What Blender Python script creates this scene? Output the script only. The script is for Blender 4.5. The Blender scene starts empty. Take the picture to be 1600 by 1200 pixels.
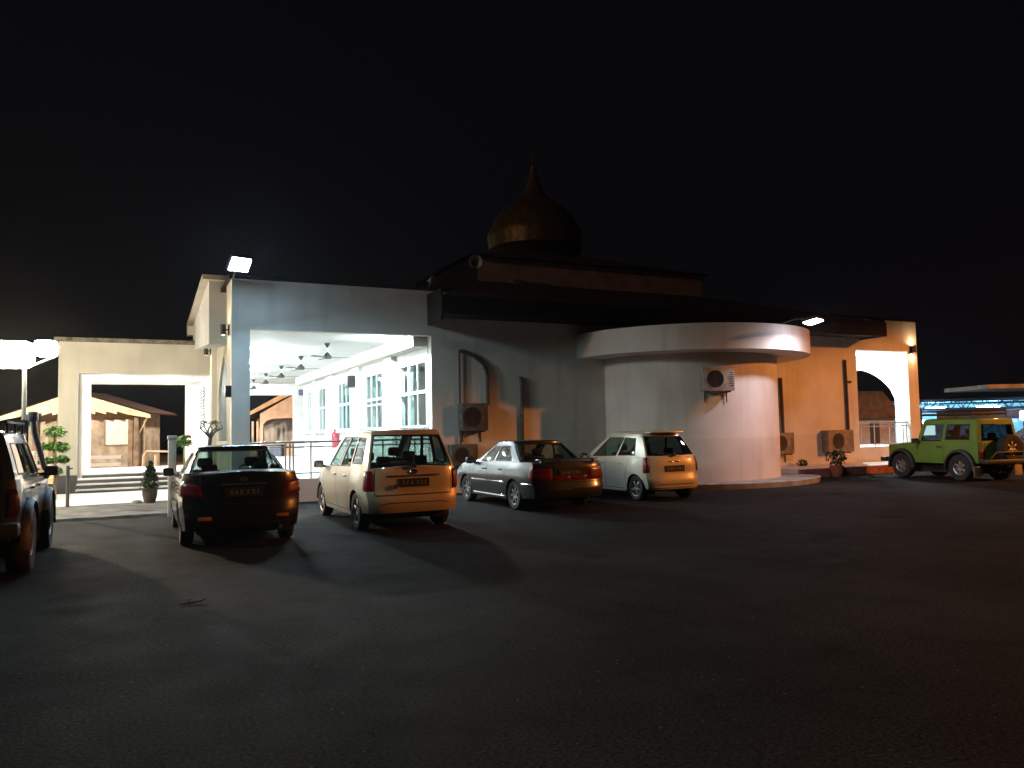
import bpy, bmesh, math, random
from mathutils import Vector, Matrix
random.seed(7)
C = bpy.context
sc = C.scene
col = sc.collection
R = math.radians
ORG = {}

# ------------------------------------------------------------------ camera
cd = bpy.data.cameras.new('camera'); cam = bpy.data.objects.new('camera', cd); col.objects.link(cam)
cd.sensor_width = 36; cd.lens = 36 * 1209 / 1600; cd.clip_start = 0.05; cd.clip_end = 2000
cam.matrix_world = (Matrix.Translation((0, 0, 1.6)) @ Matrix.Rotation(R(-26), 4, 'Z')
                    @ Matrix.Rotation(R(90) + math.atan(73 / 1209), 4, 'X') @ Matrix.Rotation(R(-1.15), 4, 'Z'))
sc.camera = cam

# ------------------------------------------------------------------ world: night sky
w = bpy.data.worlds.new('World'); sc.world = w; w.use_nodes = True
nt = w.node_tree; bg = nt.nodes['Background']
bg.inputs[0].default_value = (0.85, 0.72, 1.0, 1); bg.inputs[1].default_value = 0.0027
vs = sc.view_settings
vs.view_transform = 'Standard'; vs.look = 'None'; vs.exposure = 0; vs.gamma = 1; vs.use_curve_mapping = False
sc.render.engine = 'CYCLES'
sc.cycles.use_denoising = True
sc.cycles.sample_clamp_indirect = 6
sc.cycles.sample_clamp_direct = 0
sc.cycles.max_bounces = 8
sc.cycles.caustics_reflective = False
sc.cycles.caustics_refractive = False

# ------------------------------------------------------------------ materials
MATS = {}
def mat(name, color, rough=0.6, metal=0.0, n_scale=3.0, n_amt=0.12, bump=0.0, b_scale=40.0, coat=0.0, spec=0.5, tint=None):
    """Principled surface, its colour varied by noise."""
    if name in MATS: return MATS[name]
    m = bpy.data.materials.new(name); m.use_nodes = True
    t = m.node_tree; p = t.nodes['Principled BSDF']
    tc = t.nodes.new('ShaderNodeTexCoord')
    n = t.nodes.new('ShaderNodeTexNoise'); n.inputs['Scale'].default_value = n_scale; n.inputs['Detail'].default_value = 6
    t.links.new(tc.outputs['Object'], n.inputs['Vector'])
    mx = t.nodes.new('ShaderNodeMix'); mx.data_type = 'RGBA'
    c2 = tint or tuple(c * (1 - 2.2 * n_amt) for c in color)
    mx.inputs['A'].default_value = (*[min(1, c * (1 + .5 * n_amt)) for c in color], 1); mx.inputs['B'].default_value = (*c2, 1)
    rp = t.nodes.new('ShaderNodeMapRange'); rp.inputs['From Min'].default_value = .38; rp.inputs['From Max'].default_value = .72
    t.links.new(n.outputs['Fac'], rp.inputs['Value']); t.links.new(rp.outputs['Result'], mx.inputs['Factor'])
    t.links.new(mx.outputs['Result'], p.inputs['Base Color'])
    p.inputs['Roughness'].default_value = rough; p.inputs['Metallic'].default_value = metal
    p.inputs['Coat Weight'].default_value = coat; p.inputs['Coat Roughness'].default_value = .05
    p.inputs['Specular IOR Level'].default_value = spec
    if bump:
        b = t.nodes.new('ShaderNodeBump'); b.inputs['Strength'].default_value = bump; b.inputs['Distance'].default_value = .02
        n2 = t.nodes.new('ShaderNodeTexNoise'); n2.inputs['Scale'].default_value = b_scale; n2.inputs['Detail'].default_value = 4
        t.links.new(tc.outputs['Object'], n2.inputs['Vector']); t.links.new(n2.outputs['Fac'], b.inputs['Height'])
        t.links.new(b.outputs['Normal'], p.inputs['Normal'])
    MATS[name] = m
    return m

def emit(name, color, strength):
    if name in MATS: return MATS[name]
    m = bpy.data.materials.new(name); m.use_nodes = True
    t = m.node_tree; t.nodes.clear()
    e = t.nodes.new('ShaderNodeEmission'); o = t.nodes.new('ShaderNodeOutputMaterial')
    e.inputs[0].default_value = (*color, 1); e.inputs[1].default_value = strength
    t.links.new(e.outputs[0], o.inputs[0]); MATS[name] = m
    return m

def glass(name, tint=(.6, .7, .68), rough=.02, ior=1.5):
    if name in MATS: return MATS[name]
    m = bpy.data.materials.new(name); m.use_nodes = True
    t = m.node_tree; t.nodes.clear()
    o = t.nodes.new('ShaderNodeOutputMaterial'); mix = t.nodes.new('ShaderNodeMixShader')
    tr = t.nodes.new('ShaderNodeBsdfTransparent'); gl = t.nodes.new('ShaderNodeBsdfGlossy'); fr = t.nodes.new('ShaderNodeFresnel')
    tr.inputs[0].default_value = (*tint, 1); gl.inputs['Roughness'].default_value = rough; 
    ge = t.nodes.new('ShaderNodeNewGeometry'); mi = t.nodes.new('ShaderNodeMix'); mi.data_type = 'FLOAT'      # same reflectance from both faces of the sheet
    mi.inputs['A'].default_value = ior; mi.inputs['B'].default_value = 1 / ior
    t.links.new(ge.outputs['Backfacing'], mi.inputs['Factor']); t.links.new(mi.outputs['Result'], fr.inputs['IOR'])
    t.links.new(fr.outputs[0], mix.inputs[0]); t.links.new(tr.outputs[0], mix.inputs[1]); t.links.new(gl.outputs[0], mix.inputs[2])
    t.links.new(mix.outputs[0], o.inputs[0]); MATS[name] = m
    return m

def wall_mat(name, color, dado=None, dz=1.28):
    """Painted render: blotches, rain streaks under the top edge, and an optional dado band of another paint."""
    m = bpy.data.materials.new(name); m.use_nodes = True
    t = m.node_tree; p = t.nodes['Principled BSDF']; L = t.links.new
    g = t.nodes.new('ShaderNodeNewGeometry'); sx = t.nodes.new('ShaderNodeSeparateXYZ'); L(g.outputs['Position'], sx.inputs[0])
    base = None
    a = t.nodes.new('ShaderNodeMix'); a.data_type = 'RGBA'
    a.inputs['A'].default_value = (*color, 1); a.inputs['B'].default_value = (*(dado or color), 1)
    lt = t.nodes.new('ShaderNodeMath'); lt.operation = 'LESS_THAN'; lt.inputs[1].default_value = dz
    L(sx.outputs['Z'], lt.inputs[0]); L(lt.outputs[0], a.inputs['Factor'])
    n = t.nodes.new('ShaderNodeTexNoise'); n.inputs['Scale'].default_value = .9; n.inputs['Detail'].default_value = 7; L(g.outputs['Position'], n.inputs['Vector'])
    r1 = t.nodes.new('ShaderNodeMapRange'); r1.inputs['From Min'].default_value = .35; r1.inputs['From Max'].default_value = .7; r1.inputs['To Min'].default_value = 1.0; r1.inputs['To Max'].default_value = .80
    L(n.outputs['Fac'], r1.inputs['Value'])
    mp = t.nodes.new('ShaderNodeMapping'); mp.inputs['Scale'].default_value = (2.6, 2.6, .25); L(g.outputs['Position'], mp.inputs[0])
    n2 = t.nodes.new('ShaderNodeTexNoise'); n2.inputs['Scale'].default_value = 1.1; n2.inputs['Detail'].default_value = 8; L(mp.outputs[0], n2.inputs['Vector'])
    r2 = t.nodes.new('ShaderNodeMapRange'); r2.inputs['From Min'].default_value = .5; r2.inputs['From Max'].default_value = .75; r2.inputs['To Min'].default_value = 1.0; r2.inputs['To Max'].default_value = .83
    L(n2.outputs['Fac'], r2.inputs['Value'])
    mu = t.nodes.new('ShaderNodeMath'); mu.operation = 'MULTIPLY'; L(r1.outputs[0], mu.inputs[0]); L(r2.outputs[0], mu.inputs[1])
    b = t.nodes.new('ShaderNodeMix'); b.data_type = 'RGBA'; b.blend_type = 'MULTIPLY'; b.inputs['Factor'].default_value = 1
    L(a.outputs['Result'], b.inputs['A']); L(mu.outputs[0], b.inputs['B']); L(b.outputs['Result'], p.inputs['Base Color'])
    p.inputs['Roughness'].default_value = .75; p.inputs['Specular IOR Level'].default_value = .25
    bp = t.nodes.new('ShaderNodeBump'); bp.inputs['Strength'].default_value = .25; bp.inputs['Distance'].default_value = .01
    n3 = t.nodes.new('ShaderNodeTexNoise'); n3.inputs['Scale'].default_value = 35; L(g.outputs['Position'], n3.inputs['Vector']); L(n3.outputs['Fac'], bp.inputs['Height']); L(bp.outputs[0], p.inputs['Normal'])
    MATS[name] = m
    return m

def asphalt_mat():
    m = bpy.data.materials.new('asphalt'); m.use_nodes = True
    t = m.node_tree; p = t.nodes['Principled BSDF']; L = t.links.new
    g = t.nodes.new('ShaderNodeNewGeometry')
    n1 = t.nodes.new('ShaderNodeTexNoise'); n1.inputs['Scale'].default_value = .35; n1.inputs['Detail'].default_value = 8; n1.inputs['Roughness'].default_value = .6
    n2 = t.nodes.new('ShaderNodeTexNoise'); n2.inputs['Scale'].default_value = 42; n2.inputs['Detail'].default_value = 3
    v = t.nodes.new('ShaderNodeTexVoronoi'); v.inputs['Scale'].default_value = 38
    n4 = t.nodes.new('ShaderNodeTexNoise'); n4.inputs['Scale'].default_value = 2.2; n4.inputs['Detail'].default_value = 6
    for q in (n1, n2, v, n4): L(g.outputs['Position'], q.inputs['Vector'])
    cr = t.nodes.new('ShaderNodeValToRGB'); cr.color_ramp.elements[0].position = .33; cr.color_ramp.elements[0].color = (.0105, .0112, .0111, 1)
    cr.color_ramp.elements[1].position = .72; cr.color_ramp.elements[1].color = (.026, .026, .0252, 1); L(n1.outputs['Fac'], cr.inputs[0])
    mx = t.nodes.new('ShaderNodeMix'); mx.data_type = 'RGBA'; mx.blend_type = 'MULTIPLY'; mx.inputs['Factor'].default_value = 1
    r = t.nodes.new('ShaderNodeMapRange'); r.inputs['From Min'].default_value = .3; r.inputs['From Max'].default_value = .7; r.inputs['To Min'].default_value = .3; r.inputs['To Max'].default_value = 1.9
    L(n2.outputs['Fac'], r.inputs['Value']); L(cr.outputs[0], mx.inputs['A']); L(r.outputs[0], mx.inputs['B'])
    # pale stones here and there
    vr = t.nodes.new('ShaderNodeTexVoronoi'); vr.inputs['Scale'].default_value = 7; L(g.outputs['Position'], vr.inputs['Vector'])
    ls = t.nodes.new('ShaderNodeMath'); ls.operation = 'LESS_THAN'; ls.inputs[1].default_value = .06; L(vr.outputs['Distance'], ls.inputs[0])
    m2 = t.nodes.new('ShaderNodeMix'); m2.data_type = 'RGBA'; m2.inputs['B'].default_value = (.09, .088, .086, 1)
    L(ls.outputs[0], m2.inputs['Factor']); L(mx.outputs['Result'], m2.inputs['A'])
    vc = t.nodes.new('ShaderNodeTexVoronoi'); vc.feature = 'DISTANCE_TO_EDGE'; vc.inputs['Scale'].default_value = .42
    nw = t.nodes.new('ShaderNodeTexNoise'); nw.inputs['Scale'].default_value = 1.1; nw.inputs['Detail'].default_value = 5; L(g.outputs['Position'], nw.inputs['Vector'])
    va = t.nodes.new('ShaderNodeVectorMath'); va.operation = 'MULTIPLY_ADD'; va.inputs[1].default_value = (1.6, 1.6, 0); L(nw.outputs['Color'], va.inputs[0]); L(g.outputs['Position'], va.inputs[2]); L(va.outputs[0], vc.inputs['Vector'])
    ck = t.nodes.new('ShaderNodeMapRange'); ck.inputs['From Min'].default_value = .0; ck.inputs['From Max'].default_value = .012; ck.inputs['To Min'].default_value = .72; L(vc.outputs['Distance'], ck.inputs['Value'])
    no = t.nodes.new('ShaderNodeTexNoise'); no.inputs['Scale'].default_value = .8; no.inputs['Detail'].default_value = 3; L(g.outputs['Position'], no.inputs['Vector'])
    ol = t.nodes.new('ShaderNodeMapRange'); ol.inputs['From Min'].default_value = .62; ol.inputs['From Max'].default_value = .72; ol.inputs['To Min'].default_value = 1.0; ol.inputs['To Max'].default_value = .5; L(no.outputs['Fac'], ol.inputs['Value'])
    mm = t.nodes.new('ShaderNodeMath'); mm.operation = 'MULTIPLY'; L(ck.outputs[0], mm.inputs[0]); L(ol.outputs[0], mm.inputs[1])
    m3 = t.nodes.new('ShaderNodeMix'); m3.data_type = 'RGBA'; m3.blend_type = 'MULTIPLY'; m3.inputs['Factor'].default_value = 1
    L(m2.outputs['Result'], m3.inputs['A']); L(mm.outputs[0], m3.inputs['B'])
    L(m3.outputs['Result'], p.inputs['Base Color'])
    rr = t.nodes.new('ShaderNodeMapRange'); rr.inputs['From Min'].default_value = .3; rr.inputs['From Max'].default_value = .7; rr.inputs['To Min'].default_value = .8; rr.inputs['To Max'].default_value = .95
    L(n4.outputs['Fac'], rr.inputs['Value']); L(rr.outputs[0], p.inputs['Roughness']); p.inputs['Specular IOR Level'].default_value = .04
    ad = t.nodes.new('ShaderNodeMath'); ad.operation = 'ADD'; L(n2.outputs['Fac'], ad.inputs[0]); L(v.outputs['Distance'], ad.inputs[1])
    ad2 = t.nodes.new('ShaderNodeMath'); ad2.operation = 'ADD'; L(ad.outputs[0], ad2.inputs[0]); L(n4.outputs['Fac'], ad2.inputs[1])
    bp = t.nodes.new('ShaderNodeBump'); bp.inputs['Strength'].default_value = .45; bp.inputs['Distance'].default_value = .006; L(ad2.outputs[0], bp.inputs['Height']); L(bp.outputs[0], p.inputs['Normal'])
    MATS['asphalt'] = m
    return m

# ------------------------------------------------------------------ mesh helper
class MB:
    def __init__(s): s.v = []; s.f = []; s.sm = []
    def add(s, vs, fs, smooth=False):
        o = len(s.v); s.v += [Vector(p) for p in vs]; s.f += [tuple(i + o for i in f) for f in fs]; s.sm += [smooth] * len(fs); return s
    def box(s, x0, x1, y0, y1, z0, z1, m=None, bev=0):
        if bev:
            b = bmesh.new(); bmesh.ops.create_cube(b, size=1)
            for q in b.verts: q.co = Vector(((x0 + x1) / 2 + q.co.x * (x1 - x0), (y0 + y1) / 2 + q.co.y * (y1 - y0), (z0 + z1) / 2 + q.co.z * (z1 - z0)))
            bmesh.ops.bevel(b, geom=b.edges[:], offset=bev, segments=2, affect='EDGES', profile=.5)
            b.verts.index_update()
            vs = [q.co.copy() for q in b.verts]; fs = [[q.index for q in f.verts] for f in b.faces]; b.free()
            if m: vs = [m @ q for q in vs]
            return s.add(vs, fs, True)
        vs = [Vector((x, y, z)) for z in (z0, z1) for y in (y0, y1) for x in (x0, x1)]
        if m: vs = [m @ q for q in vs]
        return s.add(vs, [(0, 2, 3, 1), (4, 5, 7, 6), (0, 1, 5, 4), (2, 6, 7, 3), (0, 4, 6, 2), (1, 3, 7, 5)])
    def tube(s, pts, r, n=8, cap=True):
        pts = [Vector(p) for p in pts]; rs = r if isinstance(r, (list, tuple)) else [r] * len(pts)
        rings = []; up = Vector((0.13, .27, .95)).normalized(); prev = None
        for i, p in enumerate(pts):
            d = (pts[min(i + 1, len(pts) - 1)] - pts[max(i - 1, 0)]).normalized()
            a = d.cross(up if prev is None else prev.cross(d)); 
            if a.length < 1e-3: a = d.cross(Vector((1, .2, 0)))
            a.normalize(); b = d.cross(a).normalized(); prev = a if prev is None else a
            rings.append([p + a * rs[i] * math.cos(2 * math.pi * k / n) + b * rs[i] * math.sin(2 * math.pi * k / n) for k in range(n)])
            prev = a
        vs = [q for rr in rings for q in rr]; fs = []
        for i in range(len(pts) - 1):
            for k in range(n): fs.append((i * n + k, i * n + (k + 1) % n, (i + 1) * n + (k + 1) % n, (i + 1) * n + k))
        s.add(vs, fs, True)
        if cap:
            s.add(rings[0], [tuple(range(n))]); s.add(rings[-1], [tuple(range(n))])
        return s
    def lathe(s, prof, c=(0, 0, 0), n=24, m=None, a0=0, a1=2 * math.pi, smooth=True):
        full = abs(a1 - a0 - 2 * math.pi) < 1e-6; k = n if full else n + 1
        vs = []
        for r, z in prof:
            for i in range(k):
                a = a0 + (a1 - a0) * i / n
                q = Vector((r * math.cos(a), r * math.sin(a), z)); q = m @ q if m else q + Vector(c); vs.append(q)
        fs = []
        for j in range(len(prof) - 1):
            for i in range(n):
                i2 = (i + 1) % k
                fs.append((j * k + i, j * k + i2, (j + 1) * k + i2, (j + 1) * k + i))
        return s.add(vs, fs, smooth)
    def prism(s, poly, d0, d1, f):
        """polygon (a, b) extruded between depths d0 and d1; f(a, b, d) gives the point."""
        n = len(poly); vs = [f(a, b, d0) for a, b in poly] + [f(a, b, d1) for a, b in poly]
        fs = [tuple(range(n)), tuple(range(2 * n - 1, n - 1, -1))] + [(i, (i + 1) % n, n + (i + 1) % n, n + i) for i in range(n)]
        return s.add(vs, fs)
    def grid(s, P, smooth=True):
        """P: rows of points."""
        nv = len(P); nu = len(P[0])
        return s.add([q for r in P for q in r], [(j * nu + i, j * nu + i + 1, (j + 1) * nu + i + 1, (j + 1) * nu + i) for j in range(nv - 1) for i in range(nu - 1)], smooth)
    def build(s, name, m, parent=None, merge=0.0, angle=40, world=True, kind=None):
        me = bpy.data.meshes.new(name)
        o = bpy.data.objects.new(name, me)
        off = ORG.get(parent.name, Vector((0, 0, 0))) if (parent and world) else Vector((0, 0, 0))
        me.from_pydata([p - off for p in s.v], [], s.f)
        b = bmesh.new(); b.from_mesh(me)
        for i, f in enumerate(b.faces): f.smooth = s.sm[i] if i < len(s.sm) else False
        if merge: bmesh.ops.remove_doubles(b, verts=b.verts[:], dist=merge)
        bmesh.ops.recalc_face_normals(b, faces=b.faces[:])
        b.to_mesh(me); b.free()
        if any(s.sm): me.set_sharp_from_angle(angle=R(angle))
        me.materials.append(m); col.objects.link(o)
        if parent: o.parent = parent
        ORG[o.name] = off
        if kind: o['kind'] = kind
        return o

def thing(name, label, cat, loc=(0, 0, 0), rz=0, group=None):
    o = bpy.data.objects.new(name, None); col.objects.link(o)
    o.location = loc; o.rotation_euler = (0, 0, rz); o['label'] = label; o['category'] = cat
    o.empty_display_size = .2
    if group: o['group'] = group
    ORG[o.name] = Vector(loc)
    return o
def tag(o, label, cat, group=None):
    o['label'] = label; o['category'] = cat
    if group: o['group'] = group
    return o
def copy_tree(o, parent=None):
    c = o.copy(); col.objects.link(c)
    if parent: c.parent = parent
    for ch in list(o.children): copy_tree(ch, c)
    return c

def cells(us, vs, solid, d0, d1, f):
    """Flat wall with rectangular holes: cells us x vs, extruded d0..d1, faces only where they show."""
    mb = MB(); nu, nv = len(us) - 1, len(vs) - 1
    S = [[solid((us[i] + us[i + 1]) / 2, (vs[j] + vs[j + 1]) / 2) for j in range(nv)] for i in range(nu)]
    for i in range(nu):
        for j in range(nv):
            if not S[i][j]: continue
            a, b, c, d = us[i], us[i + 1], vs[j], vs[j + 1]
            for q in (d0, d1): mb.add([f(a, c, q), f(b, c, q), f(b, d, q), f(a, d, q)], [(0, 1, 2, 3)])
            for di, dj, e0, e1 in ((-1, 0, (a, c), (a, d)), (1, 0, (b, c), (b, d)), (0, -1, (a, c), (b, c)), (0, 1, (a, d), (b, d))):
                x, y = i + di, j + dj
                if 0 <= x < nu and 0 <= y < nv and S[x][y]: continue
                mb.add([f(*e0, d0), f(*e1, d0), f(*e1, d1), f(*e0, d1)], [(0, 1, 2, 3)])
    return mb
FX = lambda a, b, d: Vector((a, d, b))       # wall along X
FY = lambda a, b, d: Vector((d, a, b))       # wall along Y

def arch_cells(mb, a0, a1, z0, z1, c, hw, sill, spring, top, d0, d1, f, n=20, point=1.0):
    """Wall piece a0..a1 with one arched opening centred at c."""
    pts = []
    for i in range(n + 1):
        u = -1 + 2 * i / n
        pts.append((c + hw * u, spring + (top - spring) * (1 - abs(u) ** (1.6 * point)) ** (1 / 1.5)))
    def rect(p, q, r, s_):
        mb.box(*((p, q, d0, d1, r, s_) if f is FX else (d0, d1, p, q, r, s_)))
    rect(a0, c - hw, z0, z1); rect(c + hw, a1, z0, z1)
    if sill > z0: rect(c - hw, c + hw, z0, sill)
    for i in range(n):
        (p, zp), (q, zq) = pts[i], pts[i + 1]
        for d in (d0, d1): mb.add([f(p, zp, d), f(q, zq, d), f(q, z1, d), f(p, z1, d)], [(0, 1, 2, 3)])
        mb.add([f(p, zp, d0), f(q, zq, d0), f(q, zq, d1), f(p, zp, d1)], [(0, 1, 2, 3)])
        mb.add([f(p, z1, d0), f(q, z1, d0), f(q, z1, d1), f(p, z1, d1)], [(0, 1, 2, 3)])

M_wall = wall_mat('painted_wall', (.72, .70, .66), (.66, .635, .60), 1.28)
M_white = wall_mat('white_wall', (.80, .80, .78))
M_cream = wall_mat('cream_wall', (.56, .52, .44))
M_ceil = mat('ceiling_board', (.78, .78, .77), .8, n_amt=.03)
M_roof = mat('red_roof_tile', (.045, .016, .013), .75, n_scale=4, n_amt=.25, bump=.5, b_scale=12)
M_fascia = mat('dark_fascia', (.016, .012, .010), .8, n_amt=.2, spec=.15)
M_cap = mat('weathered_cap', (.16, .145, .11), .85, n_scale=6, n_amt=.3, bump=.3)
M_conc = mat('concrete', (.30, .29, .27), .85, n_scale=2.5, n_amt=.25, bump=.5, b_scale=25)
M_tile = mat('pale_floor_tile', (.62, .62, .60), .45, n_scale=1.5, n_amt=.10)
M_redtile = mat('red_kerb', (.30, .10, .06), .75, n_scale=5, n_amt=.25, bump=.3)
M_step = mat('step_riser', (.07, .07, .075), .6, n_amt=.2)
M_gold = mat('dome_sheet', (.125, .088, .042), .5, .55, n_scale=7, n_amt=.25, bump=.2, b_scale=8)
M_black = mat('black_plastic', (.018, .018, .02), .45, n_amt=.1)
M_dark = mat('dark_metal', (.05, .05, .055), .5, .4, n_amt=.15)
M_steel = mat('steel_tube', (.32, .32, .33), .4, .8, n_amt=.1)
M_alu = mat('white_window_frame', (.72, .74, .74), .45, n_amt=.05)
M_ac = mat('weathered_ac_casing', (.36, .35, .31), .6, n_scale=6, n_amt=.2)
M_pipe = mat('dark_pipe', (.07, .055, .045), .7, n_amt=.2)
M_wood = mat('aged_wood', (.52, .42, .30), .8, n_scale=3, n_amt=.2, bump=.3)
M_woodd = mat('dark_wood', (.16, .12, .085), .85, n_scale=3, n_amt=.25, bump=.3)
M_curt = mat('pale_curtain', (.17, .27, .28), .9, n_scale=2, n_amt=.12)
M_curtd = mat('dark_curtain', (.07, .12, .13), .9, n_scale=2, n_amt=.2)
M_wglass = glass('window_glass', (.80, .93, .92), .02, 1.45)
M_leaf = mat('leaf', (.075, .13, .03), .5, n_scale=6, n_amt=.3)
M_leafd = mat('dark_leaf', (.05, .075, .025), .55, n_scale=8, n_amt=.3)
M_leafb = mat('bright_leaf', (.10, .22, .04), .45, n_scale=6, n_amt=.25)
M_bark = mat('bark', (.14, .11, .08), .9, n_scale=8, n_amt=.3, bump=.5)
M_pot = mat('clay_pot', (.16, .11, .08), .8, n_scale=6, n_amt=.3)
M_red = mat('extinguisher_red', (.50, .02, .05), .35, coat=.4, n_amt=.08)
M_asph = asphalt_mat()
E_cool = emit('gallery_lamp', (.87, .985, 1.0), 2300)
E_port = emit('portico_lamp', (.93, .98, 1.0), 1500)
E_flood = emit('flood_led', (.46, .74, 1.0), 470)
E_ring = emit('ring_flood_led', (.88, .86, 1.0), 225)
E_warm = emit('warm_globe', (1.0, .86, .64), 145)
E_lantern = emit('lantern_bulb', (1.0, .70, .36), 320)
E_blue = emit('blue_tube', (.25, .68, 1.0), 420)
E_litwall = emit('lit_wall_glow', (.85, .97, 1.0), 22)

# ------------------------------------------------------------------ ground
g = MB().add([(-300, -300, 0), (400, -300, 0), (400, 400, 0), (-300, 400, 0)], [(0, 1, 2, 3)]).build('ground', M_asph); g['kind'] = 'structure'
# rough concrete drain strip along the lot, pale tiled apron, beaten earth behind
def wavy(x0, x1, y, amp, n=40): return [(x0 + (x1 - x0) * i / n, y + random.uniform(-amp, amp)) for i in range(n + 1)]
a = wavy(-14, 2.0, 17.65, .06)
mb = MB(); vs = [(x, y, .05) for x, y in a] + [(x, 20.55 + .14 * (x + 1.4), .07) for x, y in a]; n = len(a)
mb.add(vs, [(i, i + 1, n + i + 1, n + i) for i in range(n - 1)])
mb.add([(x, y, .05) for x, y in a] + [(x, y - .03, -.02) for x, y in a], [(i, i + 1, n + i + 1, n + i) for i in range(n - 1)])
o = mb.build('kerb_strip', mat('dirty_concrete', (.11, .108, .10), .9, n_scale=2.5, n_amt=.35, bump=.6, b_scale=14)); o['kind'] = 'structure'
mb = MB().add([(-14, 18.79, .075), (1.98, 21.02, .075), (1.98, 25.2, .075), (-14, 25.2, .075), (-14, 18.79, 0), (1.98, 21.02, 0)], [(0, 1, 2, 3), (4, 5, 1, 0)])
o = mb.build('apron', M_tile); o['kind'] = 'structure'
M_earth = mat('orange_earth', (.36, .22, .10), .95, n_scale=1.2, n_amt=.3, bump=.5, b_scale=8)
o = MB().add([(-40, 32.2, .03), (1.5, 32.2, .03), (30, 41.5, .03), (30, 80, .03), (-40, 80, .03)], [(0, 1, 2, 3, 4)]).build('dirt_yard', M_earth); o['kind'] = 'structure'
# walkway right of the apse and the round apron below it
mb = MB().box(18.0, 25.9, 17.35, 18.98, 0, .26)
o = mb.build('walkway', M_tile); o['kind'] = 'structure'
o = MB().box(18.0, 25.9, 17.22, 17.345, -.02, .255).build('kerb', M_redtile); o['kind'] = 'structure'
pts = [(15.05 + 3.85 * math.cos(a_), 19 + 3.85 * math.sin(a_)) for a_ in [math.pi + math.pi * i / 48 for i in range(49)]]
pts = [(min(x, 17.99), min(y, 18.98)) for x, y in pts]
o = MB().prism(pts, -.02, .13, lambda a, b, d: Vector((a, b, d))).build('round_pavement', M_conc); o['kind'] = 'structure'
# ------------------------------------------------------------------ the mosque
mq = thing('mosque', 'long white mosque hall with a gold onion dome, dark red roof and lit side galleries', 'mosque', (13.9, 19, 0))
def frontsolid(a, b):
    if 2.42 < a < 6.94 and .55 < b < 4.12: return False
    if 22.7 < a < 25.36 and .78 < b < 4.19: return False
    return True
cells([2.01, 2.42, 6.94, 22.7, 25.36, 25.9], [0, .55, .78, 4.12, 4.19, 5.3], frontsolid, 19, 19.25, FX).build('wall', M_wall, mq)
MB().box(2.3, 25.64, 19.26, 40, 0, .548).build('floor', M_tile, mq)
MB().box(2.4, 25.64, 19.26, 40.2, 4.2, 4.3).build('ceiling', M_ceil, mq)
# gallery side wall of the hall, five windows
WV = [(19.42, 21.8), (22.97, 25.5), (27.07, 29.45), (31.0, 32.9), (34.1, 35.3)]
ed = [19.26] + [q for p in WV for q in p] + [36]
def sidesolid(a, b):
    return not (1.74 < b < 3.55 and any(p < a < q for p, q in WV))
cells(ed, [.55, 1.74, 3.55, 4.195], sidesolid, 6.8, 7.0, FY).build('hall_wall', M_white, mq)
for p, q in ((21.98, 22.78), (25.75, 26.8), (29.7, 30.75), (32.98, 33.25)): MB().box(6.64, 6.798, p, q, .55, 3.86).build('pilaster', M_white, mq)
MB().box(6.42, 6.797, 19.27, 35.9, 3.862, 4.197).build('ceiling_beam', mat('beam_paint', (.60, .57, .52), .8, n_amt=.08), mq)
MB().box(6.66, 6.798, 19.27, 36, 1.66, 1.735).build('window_ledge', M_white, mq)
cells([7.0, 22.5], [.55, 4.195], lambda a, b: True, 35.8, 36, FX).build('rear_wall', M_white, mq)
cells([19.26, 35.8], [.55, 4.195], lambda a, b: True, 22.4, 22.6, FY).build('hall_wall', M_white, mq)
cells([2.4, 2.95, 7.2, 25.64], [.55, 3.62, 4.195], lambda a, b: not (2.95 < a < 7.2 and b < 3.62), 40, 40.25, FX).build('end_wall', M_white, mq)
def window(v0, v1, ncol, z0=1.74, z1=3.55, rail=2.70, extra=None, open_curt=()):
    f = MB(); t = .055
    f.box(6.84, 6.90, v0, v0 + t, z0, z1); f.box(6.84, 6.90, v1 - t, v1, z0, z1)
    f.box(6.84, 6.90, v0 + t, v1 - t, z0, z0 + t); f.box(6.84, 6.90, v0 + t, v1 - t, z1 - t, z1)
    f.box(6.835, 6.905, v0 + t, v1 - t, rail - .04, rail + .04)
    if extra: f.box(6.84, 6.90, v0 + t, v1 - t, extra - .025, extra + .025)
    for k in range(1, ncol):
        v = v0 + (v1 - v0) * k / ncol
        f.box(6.842, 6.898, v - .025, v + .025, z0 + t, rail - .04); f.box(6.842, 6.898, v - .025, v + .025, rail + .04, z1 - t)
    w_ = f.build('window', M_alu, mq)
    MB().add([(6.87, v0 + t, z0 + t), (6.87, v1 - t, z0 + t), (6.87, v1 - t, z1 - t), (6.87, v0 + t, z1 - t)], [(0, 1, 2, 3)]).build('pane', M_wglass, w_)
    for (p, q, m) in open_curt:
        a0 = v0 + (v1 - v0) * p; a1 = v0 + (v1 - v0) * q; n = max(6, int((a1 - a0) / .03))
        P = [[(7.08 + .035 * math.sin((a0 + (a1 - a0) * i / n) * 48 + zz * 2), a0 + (a1 - a0) * i / n, zz) for i in range(n + 1)] for zz in (1.5, 2.2, 2.9, 3.6)]
        MB().grid(P).build('curtain', m, w_)
window(*WV[0], 3, open_curt=[(.0, .30, M_curt), (.74, 1.0, M_curt)])
window(*WV[1], 4, extra=2.52, open_curt=[(.0, .2, M_curt), (.30, .37, M_curt), (.55, .64, M_curt), (.80, 1.0, M_curt)])
window(*WV[2], 4, open_curt=[(.0, .14, M_curt), (.3, .38, M_curt), (.5, 1.0, M_curt)])
window(*WV[3], 3, open_curt=[(.0, .35, M_curt), (.6, 1.0, M_curt)])
window(*WV[4], 3, open_curt=[(.0, 1.0, M_curt)])
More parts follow.
